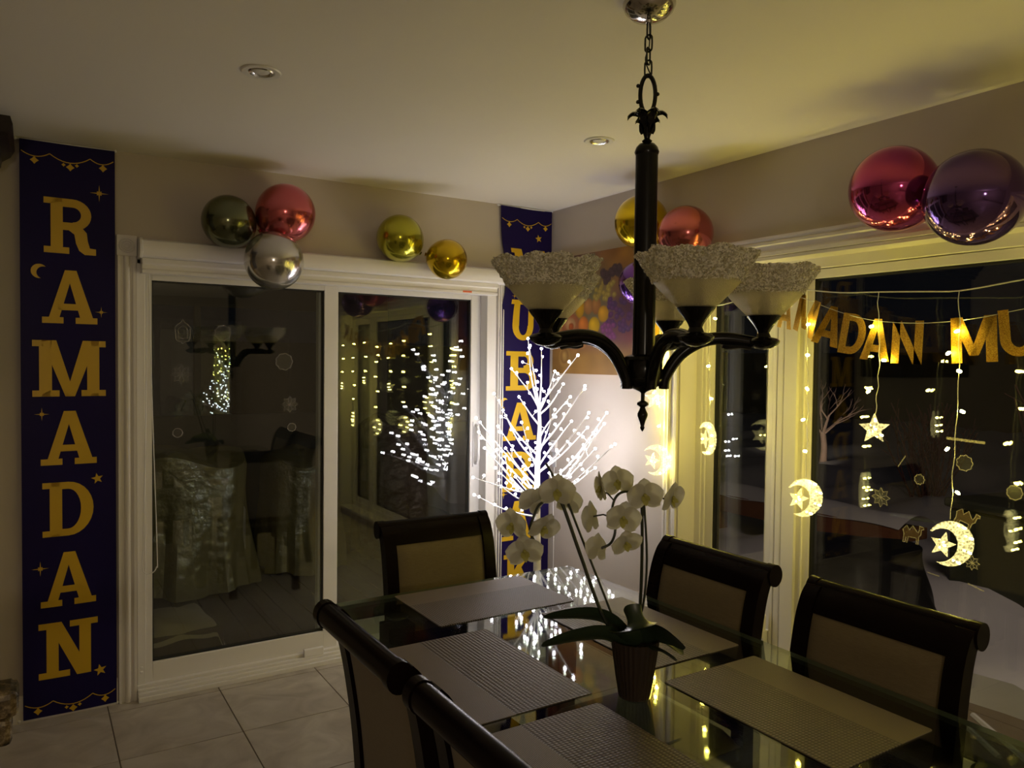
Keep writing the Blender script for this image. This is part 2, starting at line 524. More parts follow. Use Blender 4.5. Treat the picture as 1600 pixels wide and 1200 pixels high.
def thing(name, label, cat, loc=(0, 0, 0), rz=0.0, group=None):
    o = bpy.data.objects.new(name, None)
    o.empty_display_size = 0.05
    COL.objects.link(o); o.location = loc; o.rotation_euler = (0, 0, rz)
    return tag(o, label, cat, group)


def struct(o, label=None):
    o['kind'] = 'structure'
    if label:
        o['label'] = label
    return o


def linkcopy(o, parent=None, loc=None):
    c = o.copy(); COL.objects.link(c)
    if parent is not None:
        c.parent = parent
    if loc is not None:
        c.location = loc
    return c


def copytree(root, loc, rz, label):
    r = root.copy(); COL.objects.link(r); r.location = loc; r.rotation_euler = (0, 0, rz); r['label'] = label
    for ch in root.children:
        c = ch.copy(); COL.objects.link(c); c.parent = r
        for g in ch.children:
            d = g.copy(); COL.objects.link(d); d.parent = c
    return r


def spl(pts, n):
    """Catmull-Rom through pts, n samples per span"""
    P = [Vector(p) for p in pts]; out = []
    for i in range(len(P) - 1):
        a = P[max(i - 1, 0)]; b = P[i]; c = P[i + 1]; d = P[min(i + 2, len(P) - 1)]
        for k in range(n):
            t = k / n
            out.append(0.5 * ((2 * b) + (c - a) * t + (2 * a - 5 * b + 4 * c - d) * t * t + (3 * b - a - 3 * c + d) * t ** 3))
    out.append(P[-1])
    return out


# ------------------------------------------------------------------ room shell
H = 2.44
RX0, RY0 = -5.4, -8.2
DX0, DX1, DZ = -2.25, -0.385, 2.01        # sliding door opening in the north wall
WY0, WY1, WZ0, WZ1 = -3.46, -1.08, 0.06, 1.995   # window opening in the east wall
m = MB()
m.box((RX0 - .2, 0, -.2), (DX0, .2, H)).box((DX1, 0, -.2), (.2, .2, H)).box((DX0, 0, DZ), (DX1, .2, H)).box((DX0, 0, -.2), (DX1, .2, -.02))
struct(m.obj('wall_north', M['wall']))
m = MB()
m.box((0, WY1, -.2), (.2, 0, H)).box((0, RY0 - .2, -.2), (.2, WY0, H)).box((0, WY0, WZ1), (.2, WY1, H)).box((0, WY0, -.2), (.2, WY1, WZ0))
struct(m.obj('wall_east', M['wall']))
struct(MB().box((RX0 - .2, RY0, -.2), (RX0, 0, H)).obj('wall_west', M['wall']))
struct(MB().box((RX0 - .2, RY0 - .2, -.2), (0, RY0, H)).obj('wall_south', M['wall']))
struct(MB().box((RX0 - .2, RY0 - .2, H), (.2, .2, H + .1)).obj('ceiling', M['ceil']))
fl = struct(MB().box((RX0, RY0, -.1), (0, 0, -.003)).obj('floor', M['grout']))
T = 0.457
tme = None
for i in range(-8, 8):
    for j in range(0, 17):
        x0 = -2.372 + i * T; y1 = -0.098 - (j - 1) * T
        if j == 0:
            y1 = -0.098 + T
        xa, xb = max(x0, RX0), min(x0 + T, -0.001); ya, yb = max(y1 - T, RY0), min(y1, -0.001)
        if xb - xa < .03 or yb - ya < .03:
            continue
        full = abs(xb - xa - T) < 1e-6 and abs(yb - ya - T) < 1e-6
        g = .0022
        if full and tme:
            t = bpy.data.objects.new('tile', tme); COL.objects.link(t); t.parent = fl; t.location = (xa, ya, 0)
        else:
            t = MB().box((g, g, -.006), (xb - xa - g, yb - ya - g, 0)).obj('tile', M['tile'], fl, bevel=.0012)
            t.location = (xa, ya, 0)
            if full:
                tme = t.data
# baseboards
struct(MB().box((RX0, -.014, 0), (-2.33, 0, .10)).box((RX0, -.010, .10), (-2.33, 0, .115)).obj('baseboard_north', M['white']))
struct(MB().box((-.014, -1.0, 0), (0, 0, .10)).box((-.010, -1.0, .10), (0, 0, .115)).obj('baseboard_east', M['white']))

# ------------------------------------------------------------------ sliding door
dr = struct(bpy.data.objects.new('door_1', None), 'white framed sliding patio door with two large dark glass panels'); COL.objects.link(dr)
m = MB()
m.box((DX0, .0, .0), (DX0 + .035, .16, DZ)).box((DX1 - .06, .0, 0), (DX1, .16, DZ)).box((DX0, .0, 1.955), (DX1, .16, DZ))
m.obj('outer_frame', M['vinyl'], dr, bevel=.003)
m = MB()
for k, (y, z0, z1) in enumerate(((-.058, 0, .022), (-.045, .022, .036), (-.03, .036, .048), (-.012, .048, .062))):
    m.box((DX0 - .002, y, z0), (DX1, .16, z1))
m.obj('threshold', M['vinyl'], dr, bevel=.002)


def sash(xa, xb, y, stl, strr, zb, zt, name):
    f = MB()
    f.box((xa, y, .062), (xa + stl, y + .045, 1.955)).box((xb - strr, y, .062), (xb, y + .045, 1.955))
    f.box((xa + stl, y, .062), (xb - strr, y + .045, zb)).box((xa + stl, y, zt), (xb - strr, y + .045, 1.955))
    fo = f.obj(name, M['vinyl'], dr, bevel=.003)
    gk = MB()
    a, b, c, d = xa + stl, xb - strr, zb, zt
    for bx in (((a, y + .012, c), (a + .006, y + .04, d)), ((b - .006, y + .012, c), (b, y + .04, d)), ((a, y + .012, c), (b, y + .04, c + .006)), ((a, y + .012, d - .006), (b, y + .04, d))):
        gk.box(*bx)
    gk.obj('gasket', M['gasket'], fo)
    for yy in (y + .014, y + .030):
        MB().box((a + .003, yy, c + .003), (b - .003, yy + .003, d - .003)).obj('pane', M['pane'], fo)
    return fo


s1 = sash(DX0 + .035, -1.318, .012, .028, .072, .150, 1.888, 'sliding_panel')
s2 = sash(-1.40, DX1 - .06, .075, .07, .062, .150, 1.892, 'fixed_panel')
# pull handle on the right stile, and the latch
hx = -0.475
MB().tube([(hx, .07, 1.17), (hx, .045, 1.165), (hx, .035, 1.14), (hx, .035, .98), (hx, .045, .955), (hx, .07, .95)], .009, 8).box((hx - .016, .068, .93), (hx + .016, .076, 1.19)).obj('door_handle', M['rod'], dr, smooth=True)
m = MB().box((-2.246, .004, .105), (-2.222, .022, .150)).box((-2.240, -.004, .112), (-2.228, .006, .122)).box((-2.240, -.004, .134), (-2.228, .006, .144))
m.obj('roller_bracket', M['rod'], dr, bevel=.002)
MB().box((-1.50, -.03, .048), (-1.40, -.008, .085)).obj('track_stop', M['rod'], dr, bevel=.003)
# casing with fluted legs and corner blocks
def fluted(m, xa, xb, z0, z1):
    m.box((xa, -.012, z0), (xb, 0, z1))
    wd = xb - xa
    m.box((xa, -.020, z0), (xa + wd * .16, -.012, z1)).box((xb - wd * .16, -.020, z0), (xb, -.012, z1))
    pts = [(xa + wd * .32 + wd * .36 * .5 + wd * .18 * math.cos(t), -.012 - .012 * math.sin(t)) for t in [PI * k / 8 for k in range(9)]]
    n = len(pts)
    m.add([(p[0], p[1], z0) for p in pts] + [(p[0], p[1], z1) for p in pts], [(i, i + 1, i + 1 + n, i + n) for i in range(n - 1)])
cs = struct(bpy.data.objects.new('trim_1', None), 'fluted white door casing with round corner block'); COL.objects.link(cs)
m = MB(); fluted(m, -2.326, -2.254, 0, 1.985)
m.obj('casing_leg', M['white'], cs)
m = MB(); fluted(m, -.382, -.345, 0, 1.985)
m.obj('casing_leg', M['white'], cs)
m = MB().box((-2.33, -.024, 1.985), (-2.25, 0, 2.075))
cb = m.obj('corner_block', M['white'], cs, bevel=.002)
rs = MB()
for rr, hh in ((.030, .004), (.020, .007), (.010, .010)):
    rs.tube([(-2.29 + rr * math.cos(t), -.024 - hh * .3, 2.030 + rr * math.sin(t)) for t in [2 * PI * k / 28 for k in range(28)]], .0035, 6, True)
rs.obj('rosette', M['white'], cb, smooth=True)

# roller blind above the door
bl = thing('roller_blind', 'long white roller blind cassette mounted over the sliding door', 'blind', (-1.30, 0, 1.98))
def bp(*pts):
    return [(y, z - 1.98) for y, z in pts]
prof = bp((0, 2.060), (-.07, 2.060), (-.092, 2.050), (-.100, 2.030), (-.100, 2.005), (-.094, 1.985), (-.080, 1.978), (0, 1.978))
MB().prism(prof, -.945, .935, 'x').obj('cassette', M['blind'], bl, smooth=True)
prof = bp((0, 1.977), (-.070, 1.977), (-.074, 1.955), (-.060, 1.950), (-.060, 1.930), (-.066, 1.926), (-.066, 1.912), (0, 1.912))
MB().prism(prof, -.935, .885, 'x').obj('headrail', M['blind'], bl, bevel=.002)
for x in (-.948, .936):
    MB().prism(bp((0, 2.064), (-.075, 2.064), (-.098, 2.052), (-.105, 2.03), (-.105, 2.0), (-.085, 1.974), (0, 1.974)), x, x + .014, 'x').obj('end_cap', M['rod'], bl, bevel=.003)
MB().box((.66, -.0685, -.062), (.715, -.066, -.053)).obj('tag', M['orange'], bl, label='small orange tag')
pts = [(-.915, -.05, -.07), (-.918, -.05, -.6), (-.93, -.05, -1.2), (-.935, -.05, -1.36), (-.925, -.05, -1.40), (-.90, -.05, -1.405), (-.878, -.05, -1.38), (-.875, -.05, -1.3), (-.895, -.05, -.6), (-.905, -.05, -.07)]
MB().tube(spl(pts, 6), .0022, 6).obj('pull_cord', M['rod'], bl)

# ------------------------------------------------------------------ east window
wn = struct(bpy.data.objects.new('window_1', None), 'wide white framed window with narrow casement and large picture pane'); COL.objects.link(wn)
m = MB()   # deep jamb lining
m.box((-.004, WY1 - .012, WZ0), (.13, WY1, WZ1)).box((-.004, WY0, WZ0), (.13, WY0 + .012, WZ1)).box((-.004, WY0, WZ1 - .012), (.13, WY1, WZ1)).box((-.02, WY0, WZ0), (.13, WY1, WZ0 + .02))
m.obj('jamb_lining', M['white'], wn)
m = MB()
yf0, yf1 = WY0 + .012, WY1 - .012
m.box((.105, yf1 - .035, WZ0 + .02), (.185, yf1, WZ1 - .012)).box((.105, yf0, WZ0 + .02), (.185, yf0 + .035, WZ1 - .012))
m.box((.105, yf0, WZ1 - .055), (.185, yf1, WZ1 - .012)).box((.105, yf0, WZ0 + .02), (.185, yf1, WZ0 + .06))
for ya, yb in ((-1.692, -1.558), (-2.99, -2.90)):
    m.box((.118, ya, WZ0 + .06), (.185, yb, WZ1 - .055)).box((.100, ya + .018, WZ0 + .06), (.118, yb - .050, WZ1 - .055)).box((.106, yb - .040, WZ0 + .06), (.118, yb - .012, WZ1 - .055))
m.obj('outer_frame', M['vinyl'], wn, bevel=.003)


def wsash(ya, yb, x, fwid, name, z0=WZ0 + .06, z1=WZ1 - .055):
    f = MB()
    f.box((x, ya, z0), (x + .05, ya + fwid, z1)).box((x, yb - fwid, z0), (x + .05, yb, z1)).box((x, ya + fwid, z0), (x + .05, yb - fwid, z0 + fwid)).box((x, ya + fwid, z1 - fwid), (x + .05, yb - fwid, z1))
    f.box((x - .012, ya, z0), (x, ya + fwid * .3, z1)).box((x - .012, yb - fwid * .3, z0), (x, yb, z1))
    fo = f.obj(name, M['vinyl'], wn, bevel=.003)
    a, b, c, d = ya + fwid, yb - fwid, z0 + fwid, z1 - fwid
    gk = MB()
    for bx in (((x + .008, a, c), (x + .045, a + .008, d)), ((x + .008, b - .008, c), (x + .045, b, d)), ((x + .008, a, c), (x + .045, b, c + .008)), ((x + .008, a, d - .008), (x + .045, b, d))):
        gk.box(*bx)
    gk.obj('gasket', M['gasket'], fo)
    for xx in (x + .018, x + .033):
        MB().box((xx, a + .004, c + .004), (xx + .003, b - .004, d - .004)).obj('pane', M['pane'], fo)
    return fo


wsash(-1.560, yf1 - .035, .125, .060, 'casement_sash')
wsash(-2.90, -1.690, .125, .040, 'picture_sash')
wsash(yf0 + .035, -2.945, .125, .052, 'casement_sash')
m = MB().prism([(-1.520, .33), (-1.537, .33), (-1.537, .43), (-1.520, .45)], .075, .105, 'x').box((.085, -1.539, .30), (.128, -1.517, .36))
m.obj('lock_lever', M['rod'], wn, bevel=.002)
# casing around the window
wc = struct(bpy.data.objects.new('trim_2', None), 'moulded white window casing'); COL.objects.link(wc)
prof = [(0, 1.998), (-.016, 1.998), (-.018, 2.012), (-.012, 2.020), (-.014, 2.038), (-.024, 2.044), (-.024, 2.052), (-.017, 2.058), (-.022, 2.068), (-.022, 2.078), (0, 2.080)]
# (x, z) profile swept along y
n = len(prof)
def sweepy(y0, y1):
    mm = MB(); mm.add([(p[0], y0, p[1]) for p in prof] + [(p[0], y1, p[1]) for p in prof], [tuple(range(n)), tuple(range(2 * n - 1, n - 1, -1))] + [(i, (i + 1) % n, (i + 1) % n + n, i + n) for i in range(n)])
    return mm
sweepy(-3.55, -1.005).obj('casing_head', M['white'], wc)
for y0, sg in ((-1.08, 1), (-3.46, -1)):
    mm = MB(); q = [(p[0], y0 + sg * (p[1] - 1.998)) for p in prof]
    mm.add([(p[0], p[1], 0) for p in q] + [(p[0], p[1], 1.998) for p in q], [tuple(range(n)), tuple(range(2 * n - 1, n - 1, -1))] + [(i, (i + 1) % n, (i + 1) % n + n, i + n) for i in range(n)])
    mm.obj('casing_leg', M['white'], wc)

# ------------------------------------------------------------------ porch behind the sliding door, yard behind the window
dk = struct(bpy.data.objects.new('floor_porch', None), 'dark board floor of the porch outside'); COL.objects.link(dk)
dme = None
for i in range(34):
    x = -4.6 + i * .145
    o = MB().box((0, 0, -.03), (.139, 3.0, 0)).obj('deck_board', M['deckm'], dk, bevel=.003) if dme is None else None
    if o is None:
        o = bpy.data.objects.new('deck_board', dme); COL.objects.link(o); o.parent = dk
    dme = o.data
    o.location = (x, .2, -.1)
pw = MB()
pw.box((-4.7, 3.2, -.4), (-2.55, 3.3, 2.5)).box((-.35, 3.2, -.4), (.3, 3.3, 2.5)).box((-2.55, 3.2, -.4), (-.35, 3.3, 1.02)).box((-2.55, 3.2, 2.02), (-.35, 3.3, 2.5))
pw.box((-4.8, .2, -.4), (-4.7, 3.3, 2.5))
struct(pw.obj('wall_porch', M['porch']))
struct(MB().box((-4.8, .2, 2.4), (.35, 3.3, 2.5)).obj('ceiling_porch', M['porch']))
pwin = struct(bpy.data.objects.new('window_2', None), 'far porch window reflecting the lights'); COL.objects.link(pwin)
MB().box((-2.55, 3.15, 1.0), (-.35, 3.22, 1.05)).box((-2.55, 3.17, 1.98), (-.35, 3.22, 2.02)).box((-2.55, 3.17, 1.0), (-2.5, 3.22, 2.02)).box((-.4, 3.17, 1.0), (-.35, 3.22, 2.02)).box((-1.47, 3.17, 1.0), (-1.42, 3.22, 2.02)).obj('outer_frame', M['porch'], pwin)
for a, b in ((-2.5, -1.47), (-1.42, -.4)):
    for yy in (3.20, 3.215):
        MB().box((a, yy, 1.05), (b, yy + .003, 1.98)).obj('pane', M['pane'], pwin)

# draped dust sheets over porch furniture
def drape(name, label, mat, cx, cy, w, d, h, seed, group=None, flare=.22):
    rnd = random.Random(seed)
    ph = [rnd.uniform(0, 6.28) for _ in range(8)]
    mb = MB()
    nu, nv = 64, 26
    def f(u, v):
        a = u * 2 * PI
        # superellipse outline
        ca, sa = math.cos(a), math.sin(a)
        k = (abs(ca) ** 3.5 + abs(sa) ** 3.5) ** (-1 / 3.5)
        if v < .35:
            s_ = (v / .35); z = h * (1 - .06 * s_ ** 3 + .05 * math.sin(3 * a + ph[0]) * s_)
            rr = s_
        else:
            t = (v - .35) / .65
            z = h * (.94 + .05 * math.sin(3 * a + ph[0])) * (1 - t) + .004 * t + .02 * (1 + math.sin(5 * a + ph[6])) * t
            rr = 1 + flare * t * t + .07 * t * math.sin(9 * a + ph[1] + 2 * t) + .05 * t * math.sin(17 * a + ph[2]) + .03 * math.sin(6 * t + ph[3] + 4 * a)
        return (ca * k * rr * w / 2, sa * k * rr * d / 2, max(z, .003))
    mb.grid(nu, nv, f)
    root = thing(name, label, 'cover', (cx, cy, -.1), 0, group)
    mb.obj('sheet', mat, root, smooth=True)
    return root
c1 = drape('covered_armchair', 'porch seat wrapped in yellowish clear dust sheet, nearest the door casing', M['plastic'], -1.70, 2.15, .76, .8, .98, 3, flare=.15)
MB().box((-.30, -.30, .02), (.30, .28, .42)).box((-.30, .16, .42), (.30, .30, .84)).box((-.36, -.28, .10), (-.28, .25, .58)).box((.28, -.28, .10), (.36, .25, .58)).obj('armchair', M['linen'], c1, bevel=.03)
c2 = drape('covered_porch_table', 'darker porch furniture under a dust sheet behind the centre stile', M['plastic'], -.84, 2.3, .52, .8, .92, 5, flare=.12)
MB().box((-.2, -.3, .70), (.2, .3, .76)).box((-.19, -.28, .02), (-.15, -.24, .70)).box((.15, -.28, .02), (.19, -.24, .70)).box((-.19, .24, .02), (-.15, .28, .70)).box((.15, .24, .02), (.19, .28, .70)).obj('table_frame', M['cabinet'], c2)
c3 = drape('wrapped_bundle', 'crumpled brown plastic bundle outside the right door panel', M['bplastic'], -.06, 2.25, .55, .5, 1.18, 9, flare=.05)
MB().box((-.12, -.12, .02), (.12, .12, 1.0)).obj('pole_bundle', M['cabinet'], c3, bevel=.02)
# cushioned storage box close to the door
st = thing('storage_bench', 'low box under a beige cover on the porch boards by the door', 'bench', (-2.02, .62, -.1), math.radians(4))
MB().box((-.28, -.20, .0), (.22, .20, .22)).obj('body', M['deckm'], st, bevel=.01)
mb = MB()
def cov(u, v):
    x = -.30 + .56 * u; y = -.215 + .43 * v
    e = max(0, (u - .86) / .14)
    f_ = max(0, (.12 - v) / .12)
    z = .235 + .05 * math.sin(PI * min(1, u * 1.1)) * math.sin(PI * v) + .008 * math.sin(14 * u + 9 * v) - e * (.17 + .03 * math.sin(9 * v)) - f_ * .05
    return (x - .02 * e + .018 * math.sin(12 * v) * e, y, z)
mb.grid(30, 24, cov)
mb.obj('cover', M['linen'], st, smooth=True)

gs = MB()
def snow(u, v):
    x = 1.30 + 16 * u ** 1.6; y = -9 + 22 * v
    z = -.02 + .07 * math.sin(1.7 * x + .6 * y) * math.sin(1.1 * y - .4 * x) + .05 * math.sin(3.9 * y + 2 * x) + .03 * math.sin(7 * y - 3 * x)
    if u == 0:
        z = -.16
    return (x + .03 * math.sin(5 * y) * (u < .01), y, z)
gs.grid(60, 110, snow)
struct(gs.obj('ground_snow', M['snow'], smooth=True), 'snow lying over the dark yard')
ed = struct(bpy.data.objects.new('floor_deck', None), 'cleared deck boards just outside the window'); COL.objects.link(ed)
eme = None
for i in range(8):
    o = MB().box((0, -6, -.03), (.139, 3.2, 0)).obj('deck_board', M['deckm'], ed) if eme is None else None
    if o is None:
        o = bpy.data.objects.new('deck_board', eme); COL.objects.link(o); o.parent = ed
    eme = o.data; o.location = (.2 + i * .145, 0, -.13)
for a, b in (((1.10, -1.83, -.127), (.84, -2.17, -.127)), ((1.16, -1.90, -.127), (.84, -2.34, -.127))):
    MB().tube([a, b], .014, 6).obj('pale_streak', M['snow'], ed)  # thin pale tubes running slantwise over the deck boards

bn = thing('garden_bench', 'long reddish timber bench with snow on top, out in the yard', 'bench', (3.0, .3, 0))
MB().box((-.04, -.74, .13), (.04, 2.6, .29)).obj('beam', M['timber'], bn, bevel=.006)
MB().box((.04, -.70, .16), (.42, 2.55, .25)).obj('seat', M['timber'], bn, bevel=.006)
for y in (-.45, 1.15, 2.2):
    MB().box((-.03, y - .07, -.1), (.10, y + .07, .13)).obj('post', M['timber'], bn, bevel=.005)
mb = MB(); mb.grid(12, 50, lambda u, v: (-.05 + .5 * u, -.74 + 3.34 * v, .29 + .07 * math.sin(PI * min(1, max(0, u * 1.0))) + .012 * math.sin(23 * v + 3 * u)))
mb.obj('snow_cap', M['snow'], bn, smooth=True)
t1 = drape('covered_grill', 'low black tarpaulin heap on the snow beyond the casement chair', M['tarp'], 1.95, -.70, .80, .75, .42, 12, flare=.2); t1.location.z = -.05
MB().box((-.2, -.2, .0), (.2, .2, .3)).obj('grill_body', M['tarp'], t1, bevel=.02)
t2 = thing('storage_box', 'large dark olive deck box standing in the snow', 'box', (3.1, -1.30, -.1), math.radians(-8))
MB().box((-.38, -.34, 0), (.38, .34, .66)).obj('body', M['tarp2'], t2, bevel=.02)
MB().box((-.41, -.37, .665), (.41, .37, .73)).obj('lid', M['tarp2'], t2, bevel=.02)
# bare tree lit from below
tr = thing('bare_tree', 'small leafless garden tree lit from below', 'tree', (8.35, 4.10, -.05))
MB().tube(spl([(0, 0, 0), (.02, .0, .25), (.0, .02, .5)], 4), [.065, .058, .054, .052, .05, .048, .047, .046, .045], 10).obj('trunk', M['treebark'], tr, smooth=True)
rb = random.Random(4)
def twigs(mb, p, d, L, r, lev):
    q = p + d * L * .5 + Vector((rb.uniform(-.06, .06), rb.uniform(-.06, .06), 0)) * L; e = p + d * L
    mb.tube([p, q, e], [r, r * .8, r * .6], 5)
    if lev:
        for k in range(3):
            dd = (d + Vector((rb.uniform(-.8, .8), rb.uniform(-.8, .8), rb.uniform(-.1, .5)))).normalized()
            twigs(mb, p + (e - p) * rb.uniform(.55, 1), dd, L * rb.uniform(.55, .8), r * .55, lev - 1)
for k, d in enumerate(((.5, -.6, .8), (-.5, .5, .8), (.2, .3, 1), (-.3, -.5, .9))):
    mb = MB(); twigs(mb, Vector((0, .01, .46)), Vector(d).normalized(), .40, .026, 3)
    mb.obj('branch', M['treebark'], tr)
for k, (x, y, h, nT, lb) in enumerate(((5.6, -.55, 1.5, 70, 'leafless red twigged shrub at the right of the yard'), (6.3, 1.2, 1.2, 45, 'leafless shrub in the middle of the dark yard'))):
    sh = thing('shrub', lb, 'shrub', (x, y, -.05), 0, 'leafless shrubs in the yard')
    for q in range(5):
        mb = MB()
        for i in range(nT // 5):
            a = rb.uniform(0, 6.28); rr = rb.uniform(.1, .5)
            p0 = Vector((rb.uniform(-.15, .15), rb.uniform(-.15, .15), 0)); p2 = p0 + Vector((math.cos(a) * rr, math.sin(a) * rr, h * rb.uniform(.6, 1)))
            p1 = (p0 + p2) / 2 + Vector((rb.uniform(-.08, .08), rb.uniform(-.08, .08), 0))
            mb.tube(spl([p0, p1, p2], 3), .008, 4)
            for _ in range(3):
                b = p0.lerp(p2, rb.uniform(.4, .9)); mb.tube([b, b + Vector((rb.uniform(-.2, .2), rb.uniform(-.2, .2), rb.uniform(.1, .3)))], .005, 3)
        mb.obj('twig_bundle', M['redtwig'], sh)
fn = struct(MB().box((17, -9, -.1), (17.1, 13, 1.9)).box((.2, 13, -.1), (17.1, 13.1, 1.9)).obj('wall_garden', M['tarp2']), 'dark boundary at the far end of the yard')

# ------------------------------------------------------------------ lettering
def rect(x0, y0, x1, y1):
    return [(x0, y0), (x1, y0), (x1, y1), (x0, y1)]
def ring(cx, cy, rx, ry, ix, iy, a0, a1, n=14):
    out = []
    for k in range(n):
        t, s = math.radians(a0 + (a1 - a0) * k / n), math.radians(a0 + (a1 - a0) * (k + 1) / n)
        out.append([(cx + ix * math.cos(t), cy + iy * math.sin(t)), (cx + rx * math.cos(t), cy + ry * math.sin(t)), (cx + rx * math.cos(s), cy + ry * math.sin(s)), (cx + ix * math.cos(s), cy + iy * math.sin(s))])
    return out
def strip(pts, w):
    out = []
    P = [Vector((*p, 0)) for p in pts]
    L, R = [], []
    for i, p in enumerate(P):
        t = (P[min(i + 1, len(P) - 1)] - P[max(i - 1, 0)]).normalized(); nn = Vector((-t.y, t.x, 0)) * w / 2
        L.append(p + nn); R.append(p - nn)
    for i in range(len(P) - 1):
        out.append([(R[i].x, R[i].y), (R[i + 1].x, R[i + 1].y), (L[i + 1].x, L[i + 1].y), (L[i].x, L[i].y)])
    return out
SLAB = {
    'R': [rect(.13, 0, .36, 1), rect(0, .89, .36, 1), rect(0, 0, .48, .115), rect(.34, .85, .56, 1), rect(.34, .43, .60, .57)] + ring(.55, .715, .36, .285, .16, .135, -90, 90)
         + [[(.46, .44), (.72, .50), (.82, .40), (.58, .36)], [(.58, .36), (.82, .40), (.84, .25), (.61, .20)], [(.61, .20), (.84, .25), (.88, .125), (.67, .07)], [(.67, .07), (.88, .125), (1, .115), (1, 0), (.78, 0)]],
    'A': [[(.10, .05), (.29, .05), (.57, 1), (.41, 1)], [(.43, 1), (.62, 1), (.94, .05), (.70, .05)], rect(.24, .25, .78, .37), rect(0, 0, .38, .115), rect(.60, 0, 1, .115)],
    'M': [rect(.09, 0, .26, 1), rect(.74, 0, .91, 1), rect(0, 0, .36, .11), rect(.66, 0, 1, .11), rect(0, .89, .26, 1), rect(.74, .89, 1, 1), [(.12, 1), (.32, 1), (.57, 0), (.44, 0)], [(.68, 1), (.88, 1), (.57, 0), (.44, 0)]],
    'D': [rect(.14, 0, .38, 1), rect(0, .89, .40, 1), rect(0, 0, .40, .11), rect(.36, .87, .52, 1), rect(.36, 0, .52, .13)] + ring(.5, .5, .5, .5, .25, .37, -90, 90),
    'N': [rect(.13, 0, .33, 1), rect(0, .89, .36, 1), rect(0, 0, .52, .115), rect(.68, .0, .88, 1), rect(.52, .89, 1, 1), [(.15, 1), (.38, 1), (.88, 0), (.64, 0)]],
    'U': [rect(.12, .36, .35, 1), rect(.68, .36, .88, 1), rect(0, .89, .46, 1), rect(.56, .89, 1, 1)] + ring(.5, .37, .38, .37, .16, .24, 180, 360),
    'B': [rect(.14, 0, .38, 1), rect(0, .89, .40, 1), rect(0, 0, .40, .11), rect(.36, .87, .55, 1), rect(.36, .45, .58, .58), rect(.36, 0, .58, .13)] + ring(.55, .755, .33, .245, .13, .12, -90, 90) + ring(.57, .29, .41, .29, .18, .16, -90, 90),
    'K': [rect(.13, 0, .37, 1), rect(0, .89, .45, 1), rect(0, 0, .48, .11), rect(.56, .89, 1, 1), [(.33, .34), (.33, .54), (.68, .92), (.94, .92)], [(.44, .52), (.62, .64), (.98, .05), (.68, .05)], rect(.60, 0, 1, .11)],
}
SANS = {
    'R': [rect(.05, 0, .32, 1), rect(.3, .82, .55, 1), rect(.3, .4, .55, .57)] + ring(.55, .7, .4, .3, .14, .12, -90, 90) + [[(.42, .45), (.66, .45), (.98, 0), (.68, 0)]],
    'A': [[(0, 0), (.27, 0), (.60, 1), (.38, 1)], [(.42, 1), (.62, 1), (1, 0), (.73, 0)], rect(.2, .2, .8, .37)],
    'M': [rect(0, 0, .24, 1), rect(.76, 0, 1, 1), [(.0, 1), (.26, 1), (.6, .15), (.4, .15)], [(.74, 1), (1, 1), (.6, .15), (.4, .15)]],
    'D': [rect(.02, 0, .29, 1), rect(.27, .82, .48, 1), rect(.27, 0, .48, .18)] + ring(.46, .5, .52, .5, .25, .32, -90, 90),
    'N': [rect(0, 0, .26, 1), rect(.74, 0, 1, 1), [(0, 1), (.28, 1), (1, 0), (.72, 0)]],
    'U': [rect(.02, .36, .29, 1), rect(.71, .36, .98, 1)] + ring(.5, .38, .48, .38, .21, .19, 180, 360),
    'B': [rect(.05, 0, .32, 1), rect(.3, .84, .55, 1), rect(.3, .43, .58, .58), rect(.3, 0, .58, .16)] + ring(.53, .74, .37, .26, .12, .1, -90, 90) + ring(.55, .27, .42, .27, .16, .13, -90, 90),
    'K': [rect(.04, 0, .31, 1), [(.3, .3), (.3, .58), (.66, 1), (.98, 1)], [(.4, .5), (.62, .66), (1, 0), (.68, 0)]],
}
def star_poly(cx, cy, R, r, n=5, rot=90):
    return [(cx + (R if k % 2 == 0 else r) * math.cos(math.radians(rot + 180 * k / n)), cy + (R if k % 2 == 0 else r) * math.sin(math.radians(rot + 180 * k / n))) for k in range(2 * n)]
def crescent_polys(cx, cy, R, off, r2, a0, a1, n=26, flip=1, ang=0):
    """crescent: outer circle R, inner circle r2 shifted by off to the left"""
    ox = []
    # intersection angle on outer circle
    d = off; a = (R * R - r2 * r2 + d * d) / (2 * d); th = math.acos(max(-1, min(1, a / R)))
    b = math.acos(max(-1, min(1, (a - d) / r2)))
    out = []
    O = [(R * math.cos(t), R * math.sin(t)) for t in [PI + th + (2 * PI - 2 * th) * k / n for k in range(n + 1)]]
    I = [(-d + r2 * math.cos(t), r2 * math.sin(t)) for t in [PI + b + (2 * PI - 2 * b) * k / n for k in range(n + 1)]]
    ca, sa = math.cos(math.radians(ang)), math.sin(math.radians(ang))
    f = lambda p: (cx + flip * (p[0] * ca - p[1] * sa), cy + p[0] * sa + p[1] * ca)
    for k in range(n):
        out.append([f(O[k]), f(O[k + 1]), f(I[k + 1]), f(I[k])])
    return out

